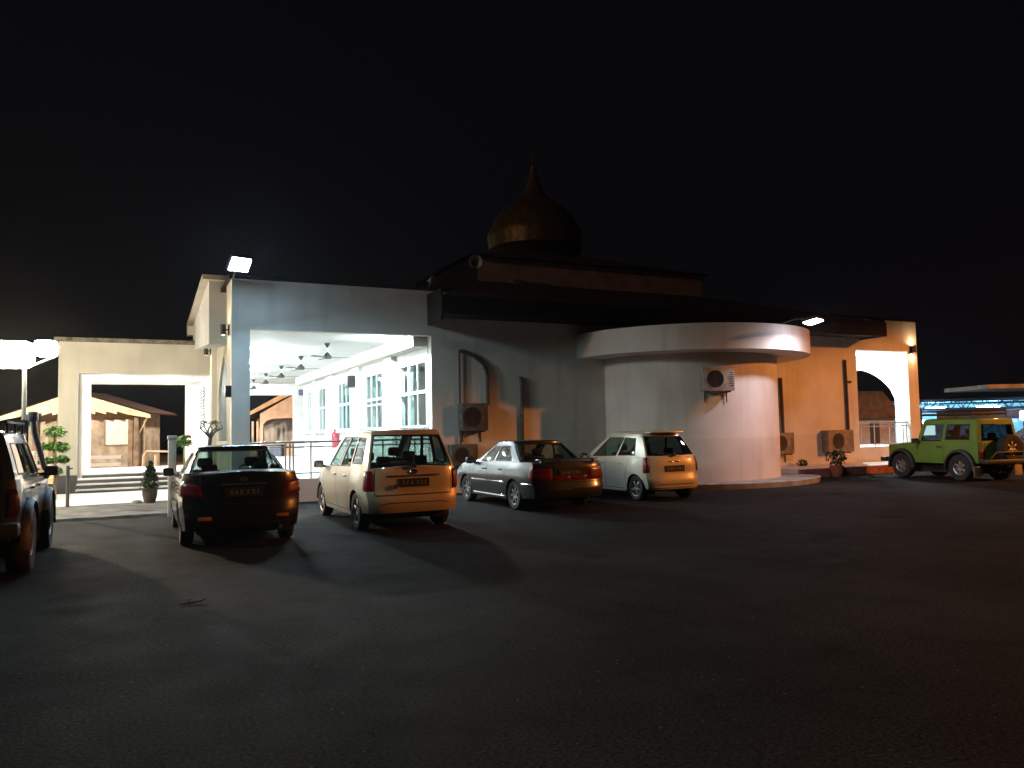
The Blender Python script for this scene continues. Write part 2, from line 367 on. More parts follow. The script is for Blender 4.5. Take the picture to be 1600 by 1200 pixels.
for ch in mq.children:
    if ch.name.split('.')[0] in ('hall_wall', 'pilaster', 'window', 'ceiling_beam', 'window_ledge') and ch.name != 'hall_wall.001': ch.location.x += .125
# outer side walls with arched bays
mb = MB(); arch_cells(mb, 19.26, 24.0, 0, 5.3, 22.3, 1.35, 1.47, 2.7, 3.78, 2.15, 2.38, FY, point=.8)
mb.build('facade_wall', M_cream, mq)
mb = MB().box(2.15, 2.38, 24.002, 28.4, 0, 5.3).box(2.15, 2.38, 28.4, 30.6, 0, 1.9).box(2.15, 2.38, 28.4, 30.6, 3.45, 5.3).box(2.15, 2.38, 30.6, 40.2, 0, 5.3)
mb.build('facade_wall', M_white, mq)  # paler colour here imitates bright portico light on the facade
for p, q in ((19.252, 20.15), (24.15, 24.85)): MB().box(2.012, 2.148, p, q, 0, 5.3).build('facade_pilaster', M_cream, mq)
wb = MB()
for k in range(-9, 10):
    v = 22.3 + k * .14; u_ = abs(k * .14 / 1.35); zt_ = 2.7 + 1.08 * (1 - u_ ** 1.28) ** (1 / 1.5)
    wb.box(2.20, 2.24, v - .05, v + .05, 1.5, zt_ - .02)
wb.add([(2.26, 22.3 - 1.35 + .0, 1.48)] + [(2.26, 22.3 + 1.35 * (-1 + i / 12), 2.7 + 1.08 * (1 - abs(-1 + i / 12) ** 1.28) ** (1 / 1.5)) for i in range(25)] + [(2.26, 23.65, 1.48)], [tuple(range(27))])
wb.build('arched_shutter', mat('green_grey_shutter', (.10, .14, .14), .6, n_amt=.15), mq)
sh = MB().box(2.16, 2.2, 28.42, 30.58, 1.92, 3.43)
for k in range(14): sh.box(2.10, 2.162, 28.46, 30.54, 1.97 + k * .104, 2.02 + k * .104)
sh.build('louvre_window', mat('grey_louvre', (.30, .30, .28), .6), mq)
mb = MB(); mb.prism([(20.9, 3.95), (27.0, 4.4), (27.0, 5.22), (21.0, 5.6)], 1.67, 2.148, FY); mb.build('entrance_gable', M_white, mq)
mb = MB(); mb.prism([(20.85, 5.6), (27.3, 5.22), (27.3, 5.32), (20.85, 5.72)], 1.5, 2.3, FY); mb.box(1.5, 2.146, 26.9, 27.3, 4.9, 5.21); mb.build('gable_trim', M_cream, mq)
mb = MB(); arch_cells(mb, 19.26, 23.4, 0, 5.3, 21.45, 1.62, .78, 2.5, 3.72, 25.66, 25.89, FY)
arch_cells(mb, 23.4, 27.4, 0, 5.3, 25.4, 1.5, .78, 2.5, 3.72, 25.66, 25.89, FY)
mb.box(25.66, 25.89, 27.4, 40.2, 0, 5.3); mb.build('outer_wall', M_white, mq)
# parapet cap and eaves
MB().box(1.95, 25.98, 19.0, 40.4, 5.302, 5.40).build('parapet_cap', M_fascia, mq)
mb = MB().box(6.9, 22.9, 17.98, 18.995, 4.60, 4.66); mb.build('soffit', M_fascia, mq)
mb = MB().box(6.84, 22.96, 17.92, 17.978, 4.54, 5.02); mb.box(6.84, 6.898, 17.982, 18.995, 4.40, 5.2); mb.box(22.9, 22.96, 17.982, 18.995, 4.54, 5.2); mb.build('eave_fascia', M_fascia, mq)
b0 = [(6.84, 17.92, 5.022), (22.96, 17.92, 5.022), (22.96, 38, 5.022), (6.84, 38, 5.022)]; b1 = [(9.3, 21.5, 6.21), (17.95, 21.5, 6.21), (17.95, 30.1, 6.21), (9.3, 30.1, 6.21)]
MB().add(b0 + b1, [(0, 1, 5, 4), (1, 2, 6, 5), (2, 3, 7, 6), (3, 0, 4, 7)]).build('roof', M_roof, mq)
MB().box(9.25, 18.0, 21.45, 30.15, 6.2, 6.94).build('clerestory', mat('upper_fascia', (.36, .22, .18), .7, n_scale=2, n_amt=.2), mq)
MB().box(9.2, 9.246, 21.42, 30.18, 6.15, 6.945).build('added_dark_sheet', M_fascia, mq)  # dark sheet added so this clerestory end does not look lit
b0 = [(9.0, 21.2, 6.95), (18.25, 21.2, 6.95), (18.25, 30.4, 6.95), (9.0, 30.4, 6.95)]; b1 = [(12.2, 24.4, 8.0), (15.05, 24.4, 8.0), (15.05, 27.2, 8.0), (12.2, 27.2, 8.0)]
MB().add(b0 + b1, [(0, 1, 5, 4), (1, 2, 6, 5), (2, 3, 7, 6), (3, 0, 4, 7), (4, 5, 6, 7), (3, 2, 1, 0)]).build('upper_roof', M_roof, mq)
DC = (13.72, 25.9, 0)
MB().lathe([(1.72, 7.7), (1.72, 8.36), (1.80, 8.38), (1.80, 8.455), (1.74, 8.46)], DC, 40).build('drum', M_fascia, mq)
prof = [(1.75, 8.46), (1.82, 8.93), (1.80, 9.1), (1.72, 9.24), (1.56, 9.61), (1.38, 9.84), (1.14, 10.06), (.80, 10.3), (.53, 10.52), (.38, 10.75), (.24, 11.13), (.14, 11.45)]
mb = MB(); NF = 96
vs = []
for r, z in prof:
    for i in range(NF):
        a = 2 * math.pi * i / NF; rr = r * (1 - .008 * (1 - abs(math.sin(12 * a)) ** .5)); vs.append((DC[0] + rr * math.cos(a), DC[1] + rr * math.sin(a), z))
mb.add(vs, [(j * NF + i, j * NF + (i + 1) % NF, (j + 1) * NF + (i + 1) % NF, (j + 1) * NF + i) for j in range(len(prof) - 1) for i in range(NF)], True)
dome = mb.build('dome', M_gold, mq)
MB().lathe([(.14, 11.45), (.09, 11.66), (.10, 11.72), (.04, 11.8), (.025, 12.3), (.0, 12.6)], DC, 12).build('finial', M_gold, dome)
# apse with its curved canopy
AC_ = (15.05, 19, 0)
MB().lathe([(2.78, 0), (2.78, 3.64)], AC_, 72, a0=math.pi, a1=2 * math.pi).build('apse', M_wall, mq)
MB().lathe([(2.7, 3.62), (3.72, 3.62), (3.72, 4.3), (3.58, 4.3), (3.58, 4.2), (.01, 4.2)], AC_, 72, a0=math.pi, a1=2 * math.pi).build('apse_canopy', M_wall, mq, angle=30)
# entrance portico on the side
cells([-2.04, -1.53, 2.14], [0, .55, 3.56, 4.5], lambda a, b: not (a > -1.53 and b < 3.56), 26.2, 26.55, FX).build('portico_wall', M_cream, mq)
mb = MB().box(-2.03, -1.42, 26.552, 31.5, 0, 3.56); mb.box(-2.03, 2.146, 26.552, 31.5, 3.562, 4.49); mb.build('portico_inner_wall', M_white, mq)
mb = MB().box(-2.16, 2.146, 26.1, 31.7, 4.502, 4.62); mb.build('portico_roof', M_cap, mq)
MB().box(-1.418, 2.146, 26.552, 31.9, .3, .552).build('portico_floor', M_tile, mq)
MB().box(-2.06, -1.52, 26.16, 26.197, 0, .552).build('pillar_base', M_step, mq)
st = MB(); rs = MB()
for k, (v0, v1, z) in enumerate(((25.2, 25.55, .17), (25.55, 25.9, .31), (25.9, 26.25, .44))):
    st.box(-1.5, 2.0, v0 + .002, v1 + .3, 0 if k == 0 else z - .12, z)
    rs.box(-1.5, 2.0, v0 - .006, v0, z - .12, z - .035)
rs.box(-1.41, 2.1, 26.545, 26.55, .44, .52)
st.build('entrance_step', M_tile, mq); rs.build('step_riser', M_step, mq)

# ------------------------------------------------------------------ fittings of the mosque
def tube_rail(name, label, u0, u1, v, ztop, zlow, posts, z0, extra=()):
    t = thing(name, label, 'railing', (u0, v, z0))
    MB().tube([(u0, v, ztop), (u1, v, ztop)], .028, 8).build('handrail', M_steel, t)
    MB().tube([(u0, v, zlow), (u1, v, zlow)], .018, 8).build('rail', M_steel, t)
    for zz in extra: MB().tube([(u0, v, zz), (u1, v, zz)], .018, 8).build('rail', M_steel, t)
    for p in posts: MB().tube([(p, v, z0), (p, v, ztop)], .02, 8).build('post', M_steel, t)
tube_rail('railing', 'steel tube railing across the wide lit gallery opening behind the black and beige cars', 2.43, 6.93, 19.12, 1.43, 1.31, [2.6, 3.25, 3.35, 3.43, 3.85, 4.75, 5.65, 6.5], .55, (.68,))
tube_rail('railing', 'steel tube railing on the sill of the narrow lit opening beside the green jeep', 22.71, 25.35, 19.12, 1.63, 1.5, [22.8, 23.6, 24.4, 25.1, 25.28], .78, (.88,))

def fan(v, label):
    t = thing('ceiling_fan', label, 'ceiling fan', (4.9, v, 4.2), 0, 'black ceiling fans in a row under the gallery ceiling')
    L = dict(world=False)
    MB().lathe([(.005, 0), (.085, -.005), (.075, -.05), (.02, -.13), (.012, -.14)], (0, 0, 0), 14).build('mount', M_black, t, **L)
    MB().tube([(0, 0, -.13), (0, 0, -.28)], .012, 6).build('rod', M_alu, t, **L)
    MB().lathe([(.012, -.26), (.05, -.30), (.12, -.38), (.13, -.42), (.10, -.45), (.005, -.46)], (0, 0, 0), 16).build('motor', M_black, t, **L)
    for k in range(3):
        m = Matrix.Rotation(R(20 + 120 * k + v * 31), 4, 'Z') @ Matrix.Translation((.40, 0, -.42)) @ Matrix.Rotation(R(9), 4, 'X')
        MB().box(-.30, .30, -.06, .06, -.004, .004, m).build('blade', M_dark, t, **L)
for v, l in ((22.0, 'black ceiling fan nearest the wide gallery opening'), (25.9, 'second black ceiling fan from the gallery opening, level with the second pilaster'),
             (29.7, 'third black ceiling fan from the gallery opening'), (33.5, 'fourth black ceiling fan, deep in the gallery'),
             (37.2, 'black ceiling fan farthest down the gallery, by its end wall')): fan(v, l)

def dome_lamp(u, v, z, m, label, r=.13, grp='round ceiling lamps in the galleries', cat='ceiling lamp'):
    t = thing('ceiling_lamp', label, cat, (u, v, z), 0, grp)
    MB().lathe([(r * 1.1, 0), (r * 1.1, -.025), (r, -.03)], (0, 0, 0), 18).build('lamp_base', M_alu, t, world=False)
    MB().lathe([(r, -.026), (r * .92, -.06), (r * .6, -.09), (.004, -.10)], (0, 0, 0), 18).build('diffuser', m, t, world=False)
dome_lamp(6.0, 20.3, 4.199, E_cool, 'bright round lamp on the gallery ceiling just inside the wide opening')
for i, v in enumerate((24, 27.9, 31.7, 35.4, 38.6)):
    dome_lamp(3.55, v, 4.199, E_cool, 'round white lamp on the gallery ceiling beside the fans', grp='round lamps deeper in the gallery')
for v in (20.6, 25.0, 31): dome_lamp(24.2, v, 4.199, E_cool, 'round white lamp on the ceiling behind the arched opening', grp='round lamps in the arched gallery')
dome_lamp(-.62, 28.4, 3.56, E_port, 'left of the two bright lamps under the portico ceiling', .12, 'portico ceiling lamps')
dome_lamp(1.12, 28.9, 3.56, E_port, 'right of the two bright lamps under the portico ceiling', .12, 'portico ceiling lamps')

def floodlight(loc, rot, w_, h_, m, label, stalk, cat='floodlight', grp=None):
    """Housing + lit face + bracket; local -Z is the beam."""
    t = thing('floodlight', label, cat, loc, 0, grp)
    M = Matrix.Rotation(rot[2], 4, 'Z') @ Matrix.Rotation(rot[0], 4, 'X')
    MB().box(-w_ / 2 - .03, w_ / 2 + .03, -h_ / 2 - .03, h_ / 2 + .03, .006, .09, M, bev=.012).build('housing', M_dark, t, world=False)
    MB().box(-w_ / 2, w_ / 2, -h_ / 2, h_ / 2, -.012, .004, M).build('lamp_face', m, t, world=False)
    MB().tube([Vector(p) for p in stalk], .02, 6).build('bracket', M_dark, t, world=False)
    return t
floodlight((2.03, 17.6, 5.34), (R(-42), 0, R(14)), .40, .33, E_flood, 'white LED floodlight on a stalk above the corner of the mosque wall', [(0, .07, .05), (0, .8, .05), (0, 1.45, -.08)])
floodlight((15.75, 14.45, 4.26), (R(-13), 0, R(25)), .52, .34, E_ring, 'white LED floodlight on an arm in front of the curved canopy', [(0, 0, .09), (-.1, .5, .14), (-.25, 1.1, .02)])
M_pole = mat('galvanised_pole', (.35, .35, .34), .5, .6)
t = thing('lamp_post', 'pair of glaring warm lamps on a low post at the left edge of the photo', 'lamp post', (-2.3, 20.9, .05))
MB().tube([(0, 0, 0), (0, 0, 3.2)], [.06, .045], 10).build('pole', M_pole, t, world=False)
MB().tube([(-.62, 0, 3.35), (0, 0, 3.2), (.62, 0, 3.5)], .03, 8).build('crossarm', M_pole, t, world=False)
for (x, z, w_, h_) in ((-.30, 3.52, .50, .31), (.42, 3.68, .24, .18)):
    MB().box(x - w_, x + w_, -.22, .2, z - h_, z + h_, Matrix.Identity(4), bev=min(w_, h_) * .55).build('lamp_head', E_warm, t, world=False, angle=80)
def updown(loc, rz, label, m=E_lantern):
    t = thing('wall_lantern', label, 'wall lamp', loc, rz, 'wall lanterns on the mosque pilasters')
    MB().box(-.05, .05, -.02, .0, -.12, .12).build('backplate', M_dark, t, world=False)
    MB().tube([(0, -.02, 0), (0, -.09, 0)], .02, 6).build('arm', M_dark, t, world=False)
    MB().lathe([(.05, -.13), (.062, -.125), (.062, .125), (.05, .13)], (0, -.13, 0), 14).build('lamp_shade', M_dark, t, world=False)
    MB().lathe([(.002, -.12), (.05, -.12)], (0, -.13, 0), 12).lathe([(.002, .12), (.05, .12)], (0, -.13, 0), 12).build('bulb', m, t, world=False)
updown((25.60, 18.995, 4.28), 0, 'up and down wall lamp on the right end column above the green jeep')
updown((2.005, 19.55, 4.15), R(-90), 'wall lamp high on the corner column facing the portico')
updown((2.005, 24.5, 4.15), R(-90), 'wall lamp on the pilaster where the portico roof meets the wall')

def ac_unit(loc, rz, w_, h_, label, m=M_ac, d=.3):
    t = thing('air_conditioner', label, 'air conditioner', loc, rz, 'outdoor air conditioner units on the mosque wall')
    MB().box(-w_ / 2, w_ / 2, -d, 0, 0, h_, bev=.015).build('casing', m, t, world=False)
    r = h_ * .36; cx = -w_ * .12; fm = Matrix.Translation((cx, -d - .004, h_ * .5)) @ Matrix.Rotation(R(90), 4, 'X')
    MB().lathe([(.001, -.002), (r, -.002)], n=28, m=fm).build('fan_opening', M_black, t, world=False)
    gr = MB()
    for k in range(1, 6):
        rr = r * k / 5
        gr.tube([fm @ Vector((rr * math.cos(a * math.pi / 12), rr * math.sin(a * math.pi / 12), .012)) for a in range(25)], .004, 4)
    for k in range(8): gr.tube([fm @ Vector((.02 * math.cos(k * math.pi / 4), .02 * math.sin(k * math.pi / 4), .014)), fm @ Vector((r * math.cos(k * math.pi / 4), r * math.sin(k * math.pi / 4), .014))], .004, 4)
    gr.build('fan_grille', M_dark, t, world=False)
    sl = MB()
    for k in range(7): sl.box(w_ * .34, w_ * .46, -d - .006, -d - .001, h_ * (.2 + .09 * k), h_ * (.235 + .09 * k))
    sl.build('vent_slat', M_dark, t, world=False)
    for x in (-w_ * .35, w_ * .35): MB().box(x - .015, x + .015, -d - .02, .0, -.04, -.002).box(x - .015, x + .015, -.02, .0, -.3, -.042).build('bracket', M_dark, t, world=False)
M_acd = mat('grimy_ac_casing', (.10, .105, .09), .7, n_scale=5, n_amt=.25)
ac_unit((8.03, 18.992, 1.62), 0, .74, .72, 'dark grimy air conditioner under the bent pipe, upper of two by the silver sedan', M_acd)
ac_unit((7.72, 18.992, .72), 0, .74, .55, 'dark air conditioner low on the wall behind the silver sedan, lower of two', M_acd)
ph = R(-20)
ac_unit((15.05 + 2.80 * math.sin(ph), 19 - 2.80 * math.cos(ph), 2.55), ph, .86, .64, 'air conditioner high on the rounded apse wall, above the white hatchback')
ac_unit((18.85, 18.992, .68), 0, .9, .68, 'air conditioner on the orange lit wall just right of the rounded apse', mat('brown_ac_casing', (.24, .20, .16), .7, n_scale=5, n_amt=.25))
ac_unit((21.45, 18.992, .66), 0, 1.2, .74, 'wide air conditioner on the orange lit wall beside the lit opening', mat('brown_ac_casing', (.24, .20, .16)))

def pipe(name, label, runs):
    mb = MB()
    for pts, r in runs: mb.tube(pts, r, 8)
    for pts, r in runs:
        for p in pts[1:-1:3]: mb.box(p[0] - r - .015, p[0] + r + .015, 18.95, 18.999, p[2] - .015, p[2] + .015)
    tag(mb.build(name, M_pipe), label, 'pipe')
pipe('wall_pipe', 'bent dark pipe looping over to the grimy air conditioner left of the silver sedan',
     [([(7.70, 18.94, .5), (7.70, 18.94, 2.1), (7.70, 18.94, 3.74)], .028), ([(7.70, 18.94, 3.74), (7.9, 18.93, 3.72), (8.1, 18.93, 3.62), (8.36, 18.93, 3.43), (8.46, 18.93, 3.28), (8.50, 18.93, 3.05), (8.50, 18.93, 2.7), (8.50, 18.93, 2.3)], .05)])
pipe('wall_pipe', 'straight dark pipe on the wall above the silver sedan', [([(9.53, 18.94, .9), (9.53, 18.94, 2), (9.53, 18.94, 2.9), (9.5, 18.94, 3.08)], .045)])
pipe('wall_pipe', 'dark pipe on the orange wall right beside the rounded apse', [([(19.08, 18.94, 1.36), (19.08, 18.94, 2.2), (19.06, 18.94, 3.16)], .05)])
pipe('wall_pipe', 'tall dark pipe on the orange wall left of the lit narrow opening', [([(22.1, 18.94, 1.39), (22.1, 18.94, 2.4), (22.09, 18.94, 3.1), (22.08, 18.94, 3.82)], .045), ([(22.1, 18.94, 3.05), (22.3, 18.94, 3.05)], .05)])

def horn(loc, rz, label, s=1.0):
    t = thing('horn_loudspeaker', label, 'loudspeaker', loc, rz)
    M = Matrix.Scale(s, 4) @ Matrix.Rotation(R(90), 4, 'X')
    MB().lathe([(.2, .22), (.205, .2), (.15, .10), (.07, .02), (.05, -.12), (.001, -.13)], n=20, m=M).build('horn', mat('grey_horn', (.45, .45, .44), .5), t, world=False)
    MB().tube([(0, 0, 0), (0, .05 * s, -.5 * s)], .02, 6).build('bracket', M_dark, t, world=False)
horn((9.02, 20.9, 6.6), R(-10), 'grey horn loudspeaker at the corner of the upper roof below the dome')
horn((7.0, 19.2, 5.62), R(30), 'small horn loudspeaker on the parapet left of the dark eave', .55)
t = thing('loudspeaker_box', 'black box loudspeaker on a pilaster inside the lit gallery', 'loudspeaker', (6.76, 26.35, 3.2))
MB().box(6.50, 6.762, 26.1, 26.6, 3.2, 3.6, bev=.02).build('cabinet', M_black, t)
MB().box(6.492, 6.499, 26.14, 26.56, 3.24, 3.56).build('speaker_grille', M_dark, t)
t = thing('fire_extinguisher', 'red fire extinguisher on the gallery wall behind the beige minivan', 'fire extinguisher', (6.78, 29.2, 1.1))
cyl = MB().lathe([(.001, 0), (.11, 0), (.125, .03), (.125, .46), (.07, .56), (.035, .58), (.035, .63)], (0, 0, 0), 18).build('cylinder', M_red, t, world=False)
MB().box(-.03, .03, -.09, .02, .63, .68).tube([(-.03, 0, .62), (-.13, -.04, .5), (-.14, -.05, .2)], .014, 6).build('hose', M_black, t, world=False)
M_note = mat('notice_dark', (.13, .12, .20), .6)
t = thing('notice_board', 'small framed notice on the pillar at the far end of the gallery', 'notice board', (7.52, 39.99, 3.54))
MB().box(7.37, 7.72, 39.96, 39.995, 3.5, 3.96).build('frame', M_alu, t); MB().box(7.44, 7.68, 39.952, 39.958, 3.6, 3.9).build('notice', M_note, t)
t = thing('switch_box', 'small grey electric box on the gallery wall by the fourth window', 'electric box', (6.92, 33.5, 2.0))
MB().box(6.83, 6.922, 33.3, 33.75, 1.9, 2.4, bev=.01).build('box', M_ac, t); MB().tube([(6.87, 33.4, 2.4), (6.87, 33.4, 3.5)], .02, 6).build('conduit', M_ac, t)
t = thing('wall_speaker', 'small dark box on the corner column above the black sedan', 'loudspeaker', (2.01, 19.1, 2.6))
MB().box(1.88, 2.01, 19.03, 19.3, 2.52, 2.78, bev=.01).build('cabinet', M_black, t)
# ------------------------------------------------------------------ cars
def lin(tab, x):
    if x <= tab[0][0]: return tab[0][1]
    for (a, p), (b, q) in zip(tab, tab[1:]):
        if x <= b:
            k = (x - a) / (b - a); return p + (q - p) * k
    return tab[-1][1]
def smo(tab, x):
    if x <= tab[0][0]: return tab[0][1]
    for (a, p), (b, q) in zip(tab, tab[1:]):
        if x <= b:
            k = (x - a) / (b - a); k = k * k * (3 - 2 * k); return p + (q - p) * k
    return tab[-1][1]
M_tyre = mat('tyre_rubber', (.022, .022, .022), .85, n_amt=.2, bump=.3)
M_rim = mat('alloy_rim', (.45, .45, .46), .35, .8, n_amt=.1)
M_under = mat('underbody', (.012, .012, .012), .9, n_amt=.1)
M_trim = mat('black_trim', (.02, .02, .021), .5, n_amt=.1)
M_seam = mat('panel_gap', (.008, .008, .008), .8, n_amt=.05)
M_seat = mat('grey_seat_cloth', (.07, .07, .075), .9, n_amt=.15)
M_lens = mat('red_lens', (.17, .006, .012), .32, coat=.15, n_amt=.08)
M_lensw = mat('clear_lens', (.60, .58, .56), .12, coat=.6, n_amt=.08)
M_lenso = mat('amber_lens', (.65, .22, .03), .12, coat=.6, n_amt=.08)
M_chrome = mat('chrome', (.62, .62, .63), .15, .95, n_amt=.05)
M_plate = mat('plate_black', (.02, .02, .02), .45, n_amt=.1)
M_ptxt = mat('plate_white', (.26, .26, .26), .5, n_amt=.03)
G_car = glass('car_glass', (.50, .60, .57), .015, 1.5)
G_dark = glass('tinted_car_glass', (.16, .19, .19), .015, 1.5)

def paint(name, c, metal=.35, rough=.38):
    return mat(name, c, rough, metal, n_scale=1.7, n_amt=.06, coat=.8)

def make_wheel(r, wd, spokes=5, rim=M_rim, rr=.66):
    """Returns (tyre mesh data, rim mesh data) with the axle along local Y, outer face at -Y."""
    m = Matrix.Rotation(R(90), 4, 'X')
    t = MB(); h = wd / 2
    t.lathe([(r * rr, h * .8), (r * .78, h), (r * .94, h * .95), (r, h * .65), (r, -h * .65), (r * .94, -h * .95), (r * .78, -h), (r * rr, -h * .8), (r * rr, h * .8)], n=36, m=m)
    k = MB(); q = r * rr
    k.lathe([(q * 1.02, h * .86), (q * .95, h * .80), (q * .92, h * .3), (q * .92, -h * .7)], n=36, m=m)
    k.lathe([(.001, h * .62), (q * .2, h * .66), (q * .24, h * .5)], n=16, m=m)
    k.lathe([(.001, h * .1), (q * .92, h * .05)], n=20, m=m)
    for i in range(spokes):
        a = Matrix.Rotation(2 * math.pi * i / spokes, 4, 'Y')
        k.box(-q * .15, q * .15, -h * .72, -h * .42, q * .18, q * .95, a, bev=q * .03)
    return t, k

def car(name, label, cat, S, loc, rz):
    """Body shell from profile tables. Local x runs forward from the rear bumper, y left, z up."""
    T = thing(name, label, cat, loc, rz)
    bld = lambda mb, n, m, p=T, **k: mb.build(n, m, p, world=False, **k)
    L, W = S['L'], S['W']; pm = S['paint']
    zt = lambda x: smo(S['belt'], x)
    axles = S['axles']; RA = S['arch']; ra = S['r']
    def zb(x):
        z = lin(S['sill'], x)
        for a in axles:
            d = abs(x - a)
            if d < RA: z = max(z, ra + math.sqrt(max(0, RA * RA - d * d)) * .98)
        return z
    xr = lambda z: lin(S['rear'], z); xf = lambda z: lin(S['front'], z)
    cr, cf = S.get('cr', .10), S.get('cf', .16); pr = S.get('p', 5)
    nr, nf = S.get('nr', .05), S.get('nf', .10)
    def Wx(x):
        v = W
        a = 1 - (x - .05) / .55
        if a > 0: v -= nr * a * a
        a = 1 - (L - .05 - x) / .9
        if a > 0: v -= nf * a * a
        return v
    prof = lambda z: lin(S['side'], z)
    def low(h, z, end='r'):
        X = xr(z) if end == 'r' else xf(z); c_ = cr if end == 'r' else cf; sg = 1 if end == 'r' else -1
        xc = X + sg * c_
        if h <= 1: return Vector((X + sg * c_ * h ** pr, Wx(xc) * prof(z) * h, z))
        x = xc + sg * (h - 1); return Vector((x, Wx(x) * prof(z), z))
    def side(x, z): return Vector((x, Wx(x) * prof(z), z))
    NT = 9; tl = [i / NT for i in range(NT + 1)]
    hl = [0, .2, .4, .55, .68, .78, .86, .92, .965, 1.0]
    xs0 = cr + .001; x1 = L - cf
    st = sorted(set([round(xs0 + (x1 - xs0) * i / 56, 4) for i in range(57)] + [round(q, 4) for a in axles for q in (a - RA - .004, a - RA + .004, a + RA - .004, a + RA + .004) if xs0 < q < x1]))
    half = []
    for t in tl:
        row = []
        for h in hl:                                    # rear face
            b_, e_ = S['zbr'], zt(.05); z = b_ + (e_ - b_) * t; row.append(low(h, z))
        for x in st[1:-1]:
            s_ = (x - xs0) / (x1 - xs0)
            z = zb(x) + (zt(x) - zb(x)) * t
            xx = (xr(z) + cr) * (1 - s_) + (xf(z) - cf) * s_
            z = zb(xx) + (zt(xx) - zb(xx)) * t
            row.append(side(xx, z))
        for h in reversed(hl):
            b_, e_ = S['zbf'], zt(L - .05); z = b_ + (e_ - b_) * t; row.append(low(h, z, 'f'))
        half.append(row)
    # crease fix: end columns keep the side's bottom height near the corners
    B = MB(); mir = lambda q: Vector((q.x, -q.y, q.z))
    for sgn in (1, -1):
        B.grid([[q if sgn == 1 else mir(q) for q in r] for r in half])
    # deck (bonnet, boot lid); open under the cabin
    U = S['cab']                                        # cabin table
    top = half[-1]; nfr = [1, .97, .9, .75, .5, .25, 0]
    rows = []
    for q in top:
        rows.append([Vector((q.x, q.y * f, q.z + S.get('crown', .03) * (1 - f ** 2.2))) for f in nfr])
    xa, xb = U['xr'][0] + .06, U['xf'][0] - .06; wa = U['wb'] - .05
    for sgn in (1, -1):
        for i in range(len(rows) - 1):
            for j in range(len(nfr) - 1):
                qs = [rows[i][j], rows[i][j + 1], rows[i + 1][j + 1], rows[i + 1][j]]
                c_ = sum((q for q in qs), Vector()) / 4
                if xa < c_.x < xb and c_.y < wa and not S.get('solid_deck'): continue
                B.add([q if sgn == 1 else mir(q) for q in qs], [(0, 1, 2, 3)], True)
    # cabin
    wins = U['windows']; trow = U['t']; sl = U['s']; hr = U.get('hr', .86); hf = U.get('hf', .9)
    xrg = lambda t: U['xr'][0] + (U['xr'][1] - U['xr'][0]) * t ** U.get('rp', 1.0)
    xfg = lambda t: U['xf'][0] + (U['xf'][1] - U['xf'][0]) * t ** U.get('fp', 1.0)
    crg, cfg = U.get('cr', .10), U.get('cf', .18)
    def wid(t, s_): return (U['wb'] + (U['wr'] - U['wb']) * t ** 1.25) * (1 - U.get('taper', .05) * abs(2 * s_ - 1) ** 3)
    def roofz(x): 
        m_ = U['peak']; d = (x - m_) / (L * .5); return U['roof'] - U['drop'] * d * d - (U.get('rdrop', 0) * max(0, (m_ - x)) ** 2)
    def up(kind, a, t):
        if kind == 's':
            x = (xrg(t) + crg) * (1 - a) + (xfg(t) - cfg) * a; y = wid(t, a)
        elif kind == 'r':
            x = xrg(t) + crg * a ** 4; y = wid(t, 0) * a
        else:
            x = xfg(t) - cfg * a ** 3; y = wid(t, 1) * a
        z0 = zt(x) - .012; return Vector((x, y, z0 + (roofz(x) - .055 - z0) * t))
    hlr = sorted(set([0, .25, .5, .7, hr, .95, 1.0])); hlf = sorted(set([0, .25, .5, .7, hf, .95, 1.0]))
    cols_ = [('r', h) for h in hlr] + [('s', s_) for s_ in sl[1:-1]] + [('f', h) for h in reversed(hlf)]
    cx = (xrg(.5) + xfg(.5)) / 2
    G = {}
    for j in range(len(trow) - 1):
        for i in range(len(cols_) - 1):
            k0, k1 = cols_[i], cols_[i + 1]; t0, t1 = trow[j], trow[j + 1]; tm = (t0 + t1) / 2
            qs = [up(*k0, t0), up(*k1, t0), up(*k1, t1), up(*k0, t1)]
            key = None
            if k0[0] == 'r' and k1[0] == 'r' and k1[1] <= hr + 1e-6 and U['rt'][0] < tm < U['rt'][1]: key = 'rear_window'
            elif k0[0] == 'f' and k1[0] == 'f' and k0[1] <= hf + 1e-6 and U['ft'][0] < tm < U['ft'][1]: key = 'windscreen'
            elif k0[0] == 's' and k1[0] == 's':
                sm_ = (k0[1] + k1[1]) / 2
                for n_, (a, b, c, d) in enumerate(wins):
                    if a - 1e-6 < sm_ < b + 1e-6 and c < tm < d: key = ('side', n_)
            for sgn in (1, -1):
                pts = [q if sgn == 1 else mir(q) for q in qs]
                if key is None: B.add(pts, [(0, 1, 2, 3)], True)
                else:
                    kk = key if isinstance(key, str) else (*key, sgn)
                    G.setdefault(kk, MB()).add([Vector((cx + (q.x - cx) * .995, q.y * .992, q.z)) for q in pts], [(0, 1, 2, 3)], True)
    ring = [up(*k, 1.0) for k in cols_]
    ks = [(1, 0), (.985, .022), (.95, .042), (.88, .055), (.6, .068), (.3, .073), (0.02, .075)]
    xm = (ring[0].x + ring[-1].x) / 2
    for sgn in (1, -1):
        P = []
        for k, dz in ks:
            r_ = []
            for q in ring:
                r_.append(Vector((xm + (q.x - xm) * (1 - (1 - k) * .55 if k > .3 else k * 1.4 * .6), q.y * k * sgn, q.z + dz * .75)))
            P.append(r_)
        # keep the length of the roof: scale x only slightly until the last rows
        for r_, (k, dz) in zip(P, ks):
            for q, q0 in zip(r_, ring): q.x = xm + (q0.x - xm) * (1 - (1 - k) * (.10 if k > .01 else 1))
        B.grid(P)
    body = bld(B, 'body', pm, merge=.0012, angle=38)
